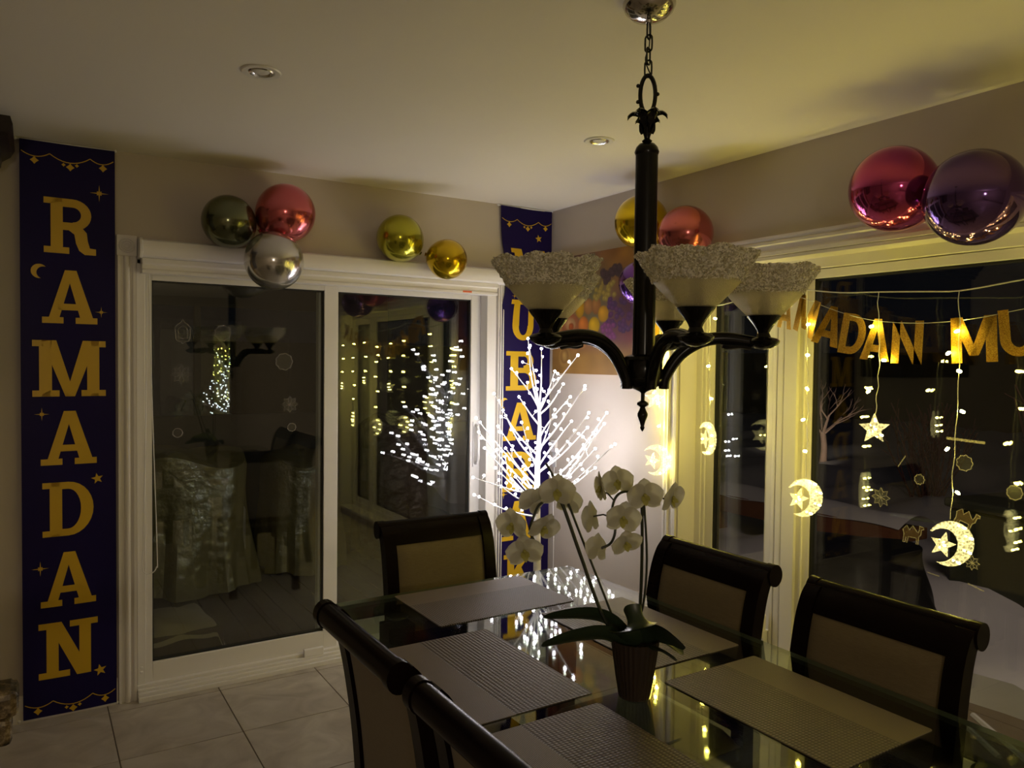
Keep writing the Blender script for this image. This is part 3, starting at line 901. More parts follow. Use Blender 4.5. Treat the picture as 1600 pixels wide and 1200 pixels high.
def flat_mesh(polys, fn, cut=.03):
    """flat print: polygons in (x,z) cut into a mesh and pushed onto the cloth by fn(x,z)->(x,y,z)"""
    bm = bmesh.new()
    for p in polys:
        vs = [bm.verts.new((q[0], 0, q[1])) for q in p]
        try:
            bm.faces.new(vs)
        except ValueError:
            pass
    bmesh.ops.triangulate(bm, faces=[f for f in bm.faces if len(f.verts) > 4])
    xs = [v.co.x for v in bm.verts]; zs = [v.co.z for v in bm.verts]
    for ax, lo, hi in ((0, min(xs), max(xs)), (2, min(zs), max(zs))):
        k = math.ceil(lo / cut) * cut
        while k < hi:
            co = [0, 0, 0]; no = [0, 0, 0]; co[ax] = k; no[ax] = 1
            bmesh.ops.bisect_plane(bm, geom=bm.verts[:] + bm.edges[:] + bm.faces[:], plane_co=co, plane_no=no)
            k += cut
    for v in bm.verts:
        v.co = fn(v.co.x, v.co.z)
    for f in bm.faces:
        f.normal_update()
        if f.normal.y > 0:
            f.normal_flip()
    me = bpy.data.meshes.new('print'); bm.to_mesh(me); bm.free()
    me.materials.append(M['print'])
    return me
def flat_obj(name, polys, fn, parent):
    o = bpy.data.objects.new(name, flat_mesh(polys, fn)); COL.objects.link(o); o.parent = parent
    return o

def banner(label, word, x0, x1, boxes, wave, deco, garz, cat='banner'):
    cx = (x0 + x1) / 2
    root = thing('hanging_banner', label, cat, (cx, 0, 0), 0, 'vertical letter banners on the wall')
    def place(x, z, off):
        X, Y = wave(x, z)
        return (X - cx, Y - off, z)
    mb = MB()
    N1, N2 = 14, 90
    zt, zb = 2.432, .012
    for off in (0.0, -.0015):
        mb.grid(N1, N2, lambda u, v: place(x0 + (x1 - x0) * u, zb + (zt - zb) * v, off))
    mb.obj('cloth', M['banner'], root, smooth=True)
    for ch, (a, b, c, d) in zip(word, boxes):
        polys = [[(a + (c - a) * p[0], d + (b - d) * p[1]) for p in q] for q in SLAB[ch]]
        flat_obj('letter', polys, lambda x, z: place(x, z, .0016), root)
    for kind, x, z, s in deco:
        if kind == 'sparkle':
            flat_obj('sparkle', [star_poly(x, z, s, s * .12, 4, 90), star_poly(x, z, s * .35, s * .18, 4, 45)], lambda X, Z: place(X, Z, .0016), root)
        elif kind == 'star':
            flat_obj('star', [[(x, z), star_poly(x, z, s, s * .42, 5, 100)[i - 1], star_poly(x, z, s, s * .42, 5, 100)[i]] for i in range(10)], lambda X, Z: place(X, Z, .0016), root)
        else:
            flat_obj('crescent', crescent_polys(x, z, s, s * .55, s * .85, 0, 0, 16, -1, 20), lambda X, Z: place(X, Z, .0016), root)
    for z0, nm in ((garz[0], 1), (garz[1], 1)):
        W = x1 - x0
        polys = []
        for a, b, sag in ((0, .30, .018), (.30, .74, .028), (.74, 1.0, .018)):
            pts = [(x0 + .006 + (W - .012) * (a + (b - a) * k / 10), z0 - sag * 4 * (k / 10) * (1 - k / 10)) for k in range(11)]
            polys += strip(pts, .0035)
        for u, dz, s in ((.15, -.034, .016), (.52, -.046, .016), (.87, -.034, .016), (.45, -.038, .008), (.59, -.036, .008)):
            polys.append(star_poly(x0 + W * u, z0 + dz, s, s * .62, 4, 90))
        flat_obj('printed_garland', polys, lambda X, Z: place(X, Z, .0016), root)
    for z in (2.4335, .0085):
        MB().tube([(x0 - cx - .012, -.012, z), (x1 - cx + .006, -.012, z)], .0045, 8).obj('rod', M['rod'], root, smooth=True)
        for xx in (x0 - cx - .014, x1 - cx + .002):
            MB().sphere((xx, -.012, z), .0075 if z > 1 else .0078, 10, 8).box((xx - .004, -.01, z - .004), (xx + .004, 0, z + .004)).obj('rod_clip', M['rod'], root, smooth=True)
    return root

bx1 = [(-2.601, 2.206, -2.409, 1.975), (-2.609, 1.905, -2.405, 1.68), (-2.645, 1.608, -2.374, 1.371), (-2.617, 1.309, -2.41, 1.081), (-2.612, 1.007, -2.423, .777), (-2.62, .707, -2.415, .478), (-2.629, .410, -2.409, .172)]
wv1 = lambda x, z: (x, -.021 - .0025 * math.sin(2.1 * z + .4) - .0022 * math.sin(17 * x + 1.3 * z))
banner('purple vertical banner reading RAMADAN at the left of the sliding door', 'RAMADAN', -2.685, -2.336, bx1, wv1,
       [('sparkle', -2.396, 2.243, .036), ('crescent', -2.618, 1.895, .030), ('sparkle', -2.39, 1.733, .024), ('sparkle', -2.612, 1.297, .028), ('star', -2.408, 1.013, .024), ('sparkle', -2.621, .646, .032), ('star', -2.40, .172, .026)], (2.385, .075))
bx2 = [(-.320, 2.194, -.068, 1.965), (-.312, 1.899, -.118, 1.664), (-.325, 1.600, -.112, 1.372), (-.340, 1.301, -.115, 1.080), (-.345, 1.013, -.125, .783), (-.345, .723, -.13, .496), (-.33, .414, -.13, .182)]
def wv2(x, z):
    u = (x + .372) / .357
    k = math.exp(-((z - 2.03) / .17) ** 2)
    X = x + (.035 * (1 - u) - .012 * u) * k
    return (X, -.016 - .010 * k * (1 + math.sin(2 * PI * u * 1.2 + 1.0)) * min(1, (2.44 - z) * 8) - .003 * math.sin(3 * z + 6 * u))
banner('purple vertical banner reading MUBARAK in the room corner behind the lit tree', 'MUBARAK', -.372, -.016, bx2, wv2,
       [('star', -.110, 2.265, .024), ('sparkle', -.297, 1.92, .022), ('sparkle', -.098, 1.785, .026), ('crescent', -.335, 1.30, .030), ('sparkle', -.10, 1.012, .022), ('sparkle', -.335, .769, .030), ('star', -.10, .17, .022)], (2.362, .075))

# ------------------------------------------------------------------ balloons
def balloon(label, color, c, r, tail, rough=.16, group=None):
    root = thing('balloon', label, 'balloon', c, 0, group)
    mt = pmat('metallic_latex', color, rough, metal=.88, var=.02, coat=.25)
    d = (Vector(tail) - Vector(c)).normalized()
    q = Vector((0, 0, -1)).rotation_difference(d)
    mb = MB()
    nu, nv = 40, 28
    base = []
    for i in range(nv + 1):
        t = PI * i / nv
        z = math.cos(t)
        rr = math.sin(t)
        if z < 0:
            rr *= 1 - .10 * (-z) ** 2; z *= 1.08
        base.append((rr * r, z * r))
    mb.lathe([(max(p[0], 1e-5), p[1]) for p in base], nu)
    mb.v = [tuple(q @ Vector(v)) for v in mb.v]
    mb.obj('skin', mt, root, smooth=True)
    kb = MB().lathe([(.004, -r * 1.06), (.008, -r * 1.085), (.006, -r * 1.10), (.012, -r * 1.14), (.009, -r * 1.15)], 14)
    kb.v = [tuple(q @ Vector(v)) for v in kb.v]
    kb.obj('knot', mt, root, smooth=True)
    return root
G = 'metallic balloons above the sliding door'
cA = (-1.80, -.13, 2.09)
balloon('dark olive metallic balloon, left of the cluster over the door', (.15, .16, .085), (-1.886, -.135, 2.161), .118, cA, group=G)
balloon('rose red metallic balloon at the top of the door cluster', (.62, .14, .15), (-1.631, -.145, 2.225), .136, cA, group=G)
balloon('silver metallic balloon hanging lowest over the door', (.60, .58, .56), (-1.716, -.262, 1.982), .130, (-1.75, -.17, 2.11), group=G)
cB = (-.93, -.13, 2.10)
balloon('lime gold metallic balloon resting on the blind cassette', (.42, .40, .03), (-1.044, -.13, 2.166), .119, cB, group=G)
balloon('deep yellow gold balloon, rightmost over the sliding door', (.62, .42, .008), (-.812, -.21, 2.068), .104, cB, group=G)
G2 = 'metallic balloons on the window wall'
cC = (-.09, -1.08, 2.08)
balloon('yellow gold balloon on the window wall behind the chandelier post', (.72, .52, .01), (-.14, -.948, 2.222), .130, cC, group=G2)
balloon('coral pink balloon beside the chandelier post on the window wall', (.55, .14, .14), (-.15, -1.255, 2.125), .125, cC, group=G2)
balloon('violet balloon mostly hidden behind the chandelier post', (.16, .06, .34), (-.15, -.965, 1.925), .110, cC, group=G2)
cD = (-.06, -2.37, 2.06)
balloon('magenta metallic balloon over the window, left of the pair', (.44, .055, .19), (-.16, -2.245, 2.142), .143, (-.04, -2.36, 2.04), rough=.10, group=G2)
balloon('purple metallic balloon over the window, right of the pair', (.13, .065, .22), (-.19, -2.526, 2.060), .146, cD, rough=.09, group=G2)

# ------------------------------------------------------------------ fruit picture
pc = thing('canvas_picture', 'unframed fruit still life canvas on the wall by the corner', 'picture', (0, -.5, 1.48))
def paint(u, v):
    rng = np.random.RandomState(3)
    base = np.stack([.34 + .10 * np.sin(7 * u + 3 * v), .17 + .05 * np.sin(5 * v - 4 * u), .09 + .03 * np.sin(6 * u * v)], -1)
    nz = sum(np.sin(u * rng.uniform(8, 50) + v * rng.uniform(-50, 50) + rng.uniform(0, 6)) for _ in range(14)) / 14
    base *= (1 + .35 * nz)[..., None]
    lo = np.clip((.28 - v) / .12, 0, 1)[..., None]
    base = base * (1 - lo) + lo * np.array([.42, .24, .09]) * (1 + .25 * nz)[..., None]
    dk = np.exp(-(((u - .78) / .16) ** 2 + ((v - .52) / .2) ** 2))[..., None]
    base = base * (1 - .75 * dk) + np.array([.05, .03, .07]) * .75 * dk
    def blob(cx, cy, rx, ry, col, edge=.35):
        nonlocal base
        d = np.sqrt(((u - cx) / rx) ** 2 + ((v - cy) / ry) ** 2)
        a = np.clip((1 - d) / .12, 0, 1)[..., None]
        hl = np.exp(-(((u - cx + rx * .3) / (rx * .45)) ** 2 + ((v - cy - ry * .3) / (ry * .45)) ** 2))
        c = np.array(col) * (1 - edge * np.clip(d, 0, 1)[..., None] ** 2 + .35 * hl[..., None])
        base = base * (1 - a) + a * c
    for p in ((.36, .72, .055, .06, (.75, .33, .05)), (.30, .55, .05, .085, (.78, .45, .08)), (.20, .42, .105, .10, (.50, .20, .10)), (.20, .42, .06, .06, (.70, .42, .22)), (.21, .40, .03, .035, (.5, .14, .06)),
              (.34, .41, .055, .075, (.78, .28, .10)), (.39, .56, .05, .07, (.55, .28, .12)), (.47, .56, .05, .075, (.50, .24, .10)), (.45, .40, .06, .075, (.82, .52, .08)), (.54, .49, .055, .07, (.80, .44, .10)),
              (.46, .30, .07, .05, (.55, .36, .14)), (.33, .24, .05, .03, (.60, .30, .14)), (.14, .14, .075, .10, (.60, .36, .14)), (.14, .15, .05, .07, (.45, .25, .10)), (.14, .15, .028, .045, (.62, .40, .16)), (.08, .60, .05, .07, (.60, .28, .10)), (.10, .76, .06, .05, (.16, .10, .05))):
        blob(*p)
    for k in range(26):
        blob(.52 + rng.uniform(-.08, .13), .68 + rng.uniform(-.08, .08), .021, .023, (.52, .40, .13))
    for k in range(60):
        blob(.70 + rng.uniform(-.12, .2), .48 + rng.uniform(-.13, .13), .023, .025, (.12 + rng.uniform(0, .04), .06, .16))
    for k in range(20):
        blob(.58 + rng.uniform(-.06, .07), .36 + rng.uniform(-.07, .05), .022, .024, (.28, .09, .22))
    for k in range(18):
        blob(.62 + rng.uniform(-.1, .2), .80 + rng.uniform(-.05, .05), .03, .035, (.10, .06, .07))
    g = base.mean(-1, keepdims=True)
    return np.clip((g + (base - g) * 1.25) * .5, .003, 1)
NX, NY = 150, 120
mb = MB(); PW, PH = .435, .335
mb.grid(NX, NY, lambda u, v: (-.034, PW - 2 * PW * u, -PH + 2 * PH * v))
me = bpy.data.meshes.new('painted_face'); me.from_pydata(mb.v, [], mb.f)
va = np.array(mb.v); uu = (PW - va[:, 1]) / (2 * PW); vv = (va[:, 2] + PH) / (2 * PH)
colr = np.concatenate([paint(uu, vv), np.ones((len(va), 1))], 1).astype(np.float32)
at = me.color_attributes.new('paint', 'FLOAT_COLOR', 'POINT'); at.data.foreach_set('color', colr.ravel())
pm, n_, l_ = nmat('oil_painting')
an = n_.new('ShaderNodeAttribute'); an.attribute_name = 'paint'; l_.new(an.outputs['Color'], n_['Principled BSDF'].inputs['Base Color']); n_['Principled BSDF'].inputs['Roughness'].default_value = .6
me.materials.append(pm)
bmx = bmesh.new(); bmx.from_mesh(me)
for f in bmx.faces:
    f.normal_update()
bmx.to_mesh(me); bmx.free()
fo = bpy.data.objects.new('painted_face', me); COL.objects.link(fo); fo.parent = pc
MB().box((-.0335, -PW, -PH), (-.001, PW, PH)).obj('stretcher', M['canvas_edge'], pc)
pc.location = (0, -.50, 1.81)

# ------------------------------------------------------------------ recessed lights
for x, y, lb in ((-2.033, -1.298, 'unlit round recessed downlight in the ceiling at the left'), (-.691, -1.307, 'unlit round recessed downlight in the ceiling near the chandelier post')):
    root = thing('downlight', lb, 'ceiling light', (x, y, H), 0, 'recessed downlights')
    MB().lathe([(.040, -.001), (.042, -.004), (.058, -.005), (.062, -.001)], 36).obj('trim_ring', M['rod'], root, smooth=True)
    MB().lathe([(.041, -.0005), (.036, -.006), (.028, -.003), (.026, -.001)], 32).obj('gimbal', M['steel'], root, smooth=True)
    MB().lathe([(.0001, -.0035), (.012, -.005), (.020, -.004), (.0255, -.001)], 24).obj('lamp_face', M['rod'], root, smooth=True)

# ------------------------------------------------------------------ chandelier
CX, CY = -1.335, -2.312
ch = thing('chandelier', 'unlit black five arm chandelier with crackled glass shades over the table', 'chandelier', (CX, CY, 0))
MB().lathe([(.066, 2.44), (.066, 2.434), (.060, 2.420), (.044, 2.405), (.022, 2.398), (.010, 2.396), (.008, 2.390), (.0005, 2.388)], 40).obj('canopy', M['chrome'], ch, smooth=True)
def link(zc, h, wd, r, ang):
    pts = []
    for k in range(20):
        t = 2 * PI * k / 20
        a = math.cos(t) * wd; b = math.sin(t)
        z = zc + (h - wd) * (1 if b > 0.02 else -1 if b < -.02 else 0) + b * wd
        pts.append((a * math.cos(ang), a * math.sin(ang), z))
    return MB().tube(pts, r, 6, True)
z = 2.372; k = 0
while z > 2.275:
    link(z, .021, .0095, .0024, .4 + (PI / 2) * (k % 2)).obj('chain_link', M['black'], ch, smooth=True)
    z -= .0315; k += 1
MB().tube(spl([(.002, 0, 2.39), (.008, .006, 2.34), (-.006, .004, 2.30), (.007, -.004, 2.26)], 6), .0018, 5).obj('cord', M['black'], ch)
ml = MB().tube([(.019 * math.cos(t) * math.cos(-.56), .019 * math.cos(t) * math.sin(-.56), 2.213 + .048 * math.sin(t)) for t in [2 * PI * k / 28 for k in range(28)]], .0055, 8, True)
for s_, zz in ((-1, 2.195), (1, 2.215), (-1, 2.235)):
    ml.sphere((s_ * .021, -s_ * .013, zz), .005, 8, 6)
ml.obj('hanging_loop', M['black'], ch, smooth=True)
MB().lathe([(.001, 2.172), (.012, 2.170), (.016, 2.160), (.010, 2.150), (.013, 2.140), (.016, 2.128), (.009, 2.115), (.007, 2.104), (.013, 2.098), (.009, 2.092), (.020, 2.090), (.027, 2.082), (.031, 2.070), (.028, 2.062)], 28).obj('top_knop', M['black'], ch, smooth=True)
for k in range(6):
    a = k * PI / 3 + .3
    lf = MB()
    def lfn(u, v):
        t = u
        rr = .008 + .040 * t ** 1.3 + .004 * math.sin(9 * t); zz = 2.118 + .050 * math.sin(min(1, t * 1.15) * PI * .62) - .016 * max(0, t - .75) * 4 * (t - .5)
        wdt = .011 * (1 - .55 * t) * (1 + .35 * math.sin(14 * t)) + .002
        s_ = (v - .5) * 2
        return (rr * math.cos(a) - s_ * wdt * math.sin(a), rr * math.sin(a) + s_ * wdt * math.cos(a), zz + .005 * (1 - s_ * s_))
    lf.grid(12, 4, lfn); lf.grid(12, 4, lambda u, v: tuple(Vector(lfn(u, v)) - Vector((0, 0, .004))))
    lf.obj('acanthus_leaf', M['black'], ch, smooth=True)
MB().lathe([(.0282, 2.064), (.0282, 1.575), (.0290, 1.560)], 32).obj('post', M['black'], ch, smooth=True)
MB().lathe([(.029, 1.562), (.046, 1.556), (.050, 1.548), (.048, 1.544), (.048, 1.505), (.052, 1.500), (.047, 1.488), (.030, 1.476), (.010, 1.468), (.006, 1.464)], 36).obj('hub', M['black'], ch, smooth=True)
MB().lathe([(.005, 1.468), (.005, 1.445), (.014, 1.440), (.015, 1.434), (.006, 1.428), (.009, 1.420), (.013, 1.412), (.013, 1.406), (.007, 1.390), (.0045, 1.380), (.006, 1.376), (.004, 1.371), (.0005, 1.366)], 20).obj('finial', M['black'], ch, smooth=True)
R_ARM = .295
base_ang = math.atan2(-.533, .846)
srnd = random.Random(11)
for k in range(5):
    th = math.radians(-38 + 72 * k)
    ca, sa = math.cos(th), math.sin(th)
    P = lambda r, z: (r * ca, r * sa, z)
    path = spl([P(.052, 1.475), P(.055, 1.505), P(.085, 1.556), P(.125, 1.588), P(.165, 1.602), P(.21, 1.604), P(.255, 1.598), P(.295, 1.592)], 5)
    rad = [.013 + .004 * math.sin(PI * i / (len(path) - 1)) for i in range(len(path))]
    am = MB().tube(path, rad, 10)
    am.tube(spl([P(.195, 1.588), P(.215, 1.584), P(.24, 1.586), P(.265, 1.582)], 4), .008, 8)
    am.obj('arm', M['black'], ch, smooth=True)
    c = P(R_ARM, 0)
    cup = MB().lathe([(.001, 1.576), (.020, 1.580), (.036, 1.590), (.040, 1.598), (.034, 1.604), (.018, 1.608), (.014, 1.618), (.017, 1.626), (.026, 1.640), (.036, 1.652), (.041, 1.660), (.040, 1.664), (.001, 1.664)], 28, c).obj('cup', M['black'], ch, smooth=True)
    MB().lathe([(.014, 1.664), (.014, 1.735), (.012, 1.74), (.001, 1.741)], 16, c).obj('lamp_socket', M['pot'], cup, smooth=True)
    # glass shade: faceted flared body and ruffled crackled rim
    def fac(r, z, a, i, z0=1.658):
        q = a - th
        f = 1 + .050 * abs(math.cos(3 * q)) * min(1, (z - z0) / .05) - .02
        return r * f, z
    prof = [(.040, 1.660), (.052, 1.671), (.066, 1.686), (.080, 1.702), (.092, 1.718)]
    prof = prof + [(r - .004, z + .001) for r, z in reversed(prof)]
    sh = MB().lathe(prof, 60, c, fac).obj('glass_shade', M['shade'], ch, smooth=True)
    def rim(r, z, a, i):
        q = a - th
        amp = min(1, max(0, (r - .088) / .03))
        rr = r * (1 + .050 * abs(math.cos(3 * q)) - .02) + amp * .003 * math.sin(13 * q + k) + srnd.uniform(-.003, .003)
        zz = z + amp * (.006 * abs(math.cos(3 * q)) + .003 * math.sin(11 * q + 2 * k)) + srnd.uniform(-.0026, .0026)
        return rr, zz
    outer = [(.0905 + .0355 * t, 1.714 + .055 * t ** .9) for t in [q / 14 for q in range(15)]]
    rp = outer + [(.127, 1.773), (.122, 1.773)] + [(r - .006, z + .004) for r, z in reversed(outer)]
    MB().lathe(rp, 190, c, rim).obj('rim', M['rim'], sh, label='crackled clear glass rim')

# ------------------------------------------------------------------ dining table
TX0, TX1, TY0, TY1, TZ = -1.845, -.905, -3.20, -1.428, .76
tb = thing('dining_table', 'long clear glass dining table on dark square legs', 'table', ((TX0 + TX1) / 2, (TY0 + TY1) / 2, 0))
tcx, tcy = tb.location.x, tb.location.y
hx, hy = (TX1 - TX0) / 2, (TY1 - TY0) / 2
def rr_poly(a, b, r, n=6):
    out = []
    for cx, cy, s0 in ((a - r, b - r, 0), (-a + r, b - r, 90), (-a + r, -b + r, 180), (a - r, -b + r, 270)):
        for k in range(n + 1):
            t = math.radians(s0 + 90 * k / n); out.append((cx + r * math.cos(t), cy + r * math.sin(t)))
    return out
pl = rr_poly(hx, hy, .02)
mg = MB(); nP = len(pl)
mg.add([(p[0], p[1], TZ - .012) for p in pl] + [(p[0], p[1], TZ) for p in pl], [tuple(range(nP)), tuple(range(nP, 2 * nP))])
mg.cm = 1
mg.add([(p[0], p[1], TZ - .012) for p in pl] + [(p[0], p[1], TZ) for p in pl], [(i, (i + 1) % nP, (i + 1) % nP + nP, i + nP) for i in range(nP)])
mg.obj('glass_top', [M['tglass'], M['tedge']], tb)
for sx in (-1, 1):
    for sy in (-1, 1):
        cx, cy = sx * (hx - .155), sy * (hy - .17)
        lg = MB().prism([(cx - .03, .0), (cx + .03, .0), (cx + .045, .725), (cx - .045, .725)], cy - .04, cy + .04, 'y').obj('leg', M['espresso'], tb, bevel=.004)
        MB().lathe([(.012, .725), (.012, .740), (.032, .741), (.034, .744), (.032, .7475)], 24, (cx, cy, 0)).obj('support_disc', M['steel'], lg, smooth=True)
m = MB()
for sx in (-1, 1):
    m.box((sx * (hx - .155) - .02, -(hy - .21), .60), (sx * (hx - .155) + .02, hy - .21, .68))
for sy in (-1, 1):
    m.box((-(hx - .2), sy * (hy - .17) - .02, .60), (hx - .2, sy * (hy - .17) + .02, .68))
m.obj('apron', M['espresso'], tb, bevel=.003)

# ------------------------------------------------------------------ placemats
def mat_(label, cx, cy, L, W, rz):
    root = thing('placemat', label, 'placemat', (cx, cy, TZ + .0005), rz, 'woven placemats on the glass table')
    # local +x along the length, light band on the -y (outer) side
    r_ = rr_poly(L / 2, W / 2, .006, 3)
    yb = -W / 2 + W * .36
    def clip(poly, keep):
        out = []
        for i in range(len(poly)):
            a, b = poly[i], poly[(i + 1) % len(poly)]
            ia, ib = keep(a[1]), keep(b[1])
            if ia: out.append(a)
            if ia != ib:
                t = (yb - a[1]) / (b[1] - a[1]); out.append((a[0] + (b[0] - a[0]) * t, yb))
        return out
    MB().prism(clip(r_, lambda y: y >= yb), 0, .0022, 'z').obj('woven_field', M['mat_dark'], root)
    MB().prism(clip(r_, lambda y: y < yb), 0, .0021, 'z').obj('border_band', M['mat_light'], root, label='lighter finely woven border band')
    return root
mat_('taupe placemat at the head of the table before the end chair', -1.395, -1.625, .49, .335, PI)
mat_('taupe placemat before the farther left side chair', -1.702, -2.128, .50, .335, -PI / 2)
mat_('taupe placemat in the foreground before the nearer left side chair', -1.722, -2.675, .50, .335, -PI / 2)
mat_('taupe placemat behind the orchid before the farther window side chair', -1.155, -2.092, .50, .325, PI / 2)
mat_('taupe placemat before the nearer window side chair', -1.182, -2.655, .48, .325, PI / 2)

# ------------------------------------------------------------------ chairs
def chair0(label):
    root = thing('dining_chair', label, 'chair', (0, 0, 0), 0, 'upholstered chairs around the dining table')
    W = .225
    prof = [(-.235, 0), (-.205, .22), (-.198, .44), (-.205, .58), (-.222, .72), (-.244, .84), (-.268, .905), (-.292, .935)]
    pts = spl([(p[0], 0, p[1]) for p in prof], 14)
    def board(m, y0, y1, zlo, zhi, th0, th1=None):
        sel = [p for p in pts if zlo - 1e-6 <= p.z <= zhi + 1e-6]
        vs = []
        for p in sel:
            th = th0
            for yy in (y0, y1):
                vs.append((p.x - th / 2, yy, p.z)); vs.append((p.x + th / 2, yy, p.z))
        fs = []
        for i in range(len(sel) - 1):
            a = i * 4; b = a + 4
            fs += [(a, a + 1, b + 1, b), (a + 2, b + 2, b + 3, a + 3), (a, b, b + 2, a + 2), (a + 1, a + 3, b + 3, b + 1)]
        e = (len(sel) - 1) * 4
        fs += [(0, 2, 3, 1), (e, e + 1, e + 3, e + 2)]
        m.add(vs, fs)
    for sy in (-1, 1):
        m = MB(); board(m, sy * (W - .045), sy * W, 0, .935, .044)
        m.obj('leg', M['espresso'], root, smooth=True)
    for sy in (-1, 1):
        m = MB()
        m.prism([(.155, 0), (.19, 0), (.20, .42), (.15, .42)], sy * (W - .05), sy * (W - .008), 'y')
        m.obj('leg', M['espresso'], root, bevel=.003)
    m = MB(); board(m, -W + .045, W - .045, .868, .935, .030)
    m.obj('back_frame', M['espresso'], root, smooth=True)
    m = MB()
    board(m, -W + .045, W - .045, .46, .50, .030)
    m.obj('lower_rail', M['espresso'], root, smooth=True)
    # scroll top rail with end caps
    rc = (-.300, .918)
    rp = [(rc[0] + .026 * math.cos(t), rc[1] + .030 * math.sin(t)) for t in [2 * PI * k / 20 for k in range(20)]]
    MB().prism(rp, -W + .022, W - .022, 'y').obj('top_rail', M['espresso'], root, smooth=True)
    rp2 = [(rc[0] + .029 * math.cos(t), rc[1] + .033 * math.sin(t)) for t in [2 * PI * k / 20 for k in range(20)]]
    for sy in (-1, 1):
        MB().prism(rp2, sy * (W - .024), sy * (W + .004), 'y').obj('rail_end', M['espresso'], root, smooth=True)
    # upholstered back panel
    m = MB(); sel = [p for p in pts if .49 <= p.z <= .875][::3]
    def pan(u, v):
        i = v * (len(sel) - 1); a = int(min(i, len(sel) - 2)); p = sel[a].lerp(sel[a + 1], i - a)
        e = min(1, min(u, 1 - u) * 9) * min(1, min(v, 1 - v) * 7)
        return p, (-W + .046) + (2 * W - .092) * u, e
    m.grid(14, 12, lambda u, v: (pan(u, v)[0].x + .012 + .010 * pan(u, v)[2] ** .5, pan(u, v)[1], pan(u, v)[0].z))
    m.grid(14, 12, lambda u, v: (pan(u, v)[0].x - .012 - .007 * pan(u, v)[2] ** .5, pan(u, v)[1], pan(u, v)[0].z))
    m.obj('back_cushion', M['fabric'], root, smooth=True)
    MB().box((-.20, -W + .01, .39), (.19, W - .01, .435)).obj('seat_frame', M['espresso'], root, bevel=.005)
    m = MB()
    def seat(u, v):
        x = -.185 + .40 * u; y = -W + .006 + (2 * W - .012) * v
        e = (min(1, min(u, 1 - u) * 8) * min(1, min(v, 1 - v) * 8)) ** .5
        return (x, y, .436 + .045 * e)
    m.grid(16, 16, seat)
    m.obj('seat', M['fabric'], root, smooth=True)
    return root
cA_ = chair0('dining chair at the head of the table by the sliding door')
cA_.location = (-1.355, -1.465, 0); cA_.rotation_euler = (0, 0, -PI / 2)
copytree(cA_, (-1.098, -2.075, 0), PI, 'window side dining chair nearer the room corner')
copytree(cA_, (-1.098, -2.655, 0), PI, 'window side dining chair in front of the large pane, seen from its front')
copytree(cA_, (-1.742, -2.185, 0), 0, 'left side dining chair nearer the sliding door, seen from behind')
copytree(cA_, (-1.742, -2.715, 0), 0, 'left side dining chair nearest the viewer, rail shining at the bottom edge')

# ------------------------------------------------------------------ orchid
OX, OY = -1.458, -2.436
orc = thing('potted_orchid', 'white orchid with two arching flower stems in a dark ribbed pot', 'plant', (OX, OY, TZ))
cx_, cy_ = Vector((.846, -.533, 0)), Vector((.533, .846, 0))    # across / away directions used to lay the stems out
def W3(a, z, d=0):
    return cx_ * a + cy_ * d + Vector((0, 0, z - TZ))
def ribf(r, z, a, i):
    return r * (1 + .018 * math.cos(30 * a)), z
MB().lathe([(.034, .001), (.036, .002), (.044, .05), (.051, .10), (.055, .130), (.056, .136), (.052, .136), (.050, .12), (.0005, .12)], 120, (0, 0, 0), ribf).obj('pot', M['pot'], orc, smooth=True)
MB().lathe([(.0005, .126), (.049, .122)], 24).obj('potting_bark', M['soil'], orc)
def leafm(path, wid, name='leaf', mat='leaf', curl=.25, tw=0):
    P = spl(path, 7); N = len(P) - 1
    mb = MB()
    for off in (0, -.003):
        def f(u, v):
            i = u * N; a = int(min(i, N - 1)); p = P[a].lerp(P[a + 1], i - a)
            t = (P[min(a + 1, N)] - P[max(a - 1, 0)]).normalized()
            s = t.cross(Vector((0, 0, 1)))
            s = s.normalized() if s.length > .05 else Vector((1, 0, 0))
            if tw: s = Quaternion(t, tw) @ s
            nn = s.cross(t).normalized()
            w_ = wid * (math.sin(PI * min(1, .12 + u * .88)) ** .6) * (1 if u < .999 else .02)
            q = (v - .5) * 2
            return tuple(p + s * q * w_ + nn * (curl * w_ * q * q + off))
        mb.grid(N, 8, f)
    return mb.obj(name, M[mat], orc, smooth=True)
leafm([W3(-.01, .895), W3(-.06, .935, .01), W3(-.12, .945, .02), W3(-.215, .938, .02)], .024, tw=.95)
leafm([W3(-.02, .885, -.02), W3(-.07, .912, -.02), W3(-.14, .910, -.03), W3(-.222, .892, -.04)], .024, tw=1.0)
leafm([W3(-.005, .885, -.02), W3(-.03, .93, -.045), W3(-.015, .955, -.06), W3(.012, .962, -.055), W3(.02, .945, -.03)], .036, curl=.5, tw=.6)
leafm([W3(.005, .89, 0), W3(.03, .918, -.01), W3(.07, .915, -.03), W3(.105, .898, -.06)], .034, curl=-.1, tw=-.9)
leafm([W3(.02, .885, -.03), W3(.05, .89, -.055), W3(.085, .872, -.07)], .022, curl=.1, tw=-.5)
leafm([W3(.02, .885, .02), W3(.06, .895, .03), W3(.115, .86, .0)], .02, tw=.2)
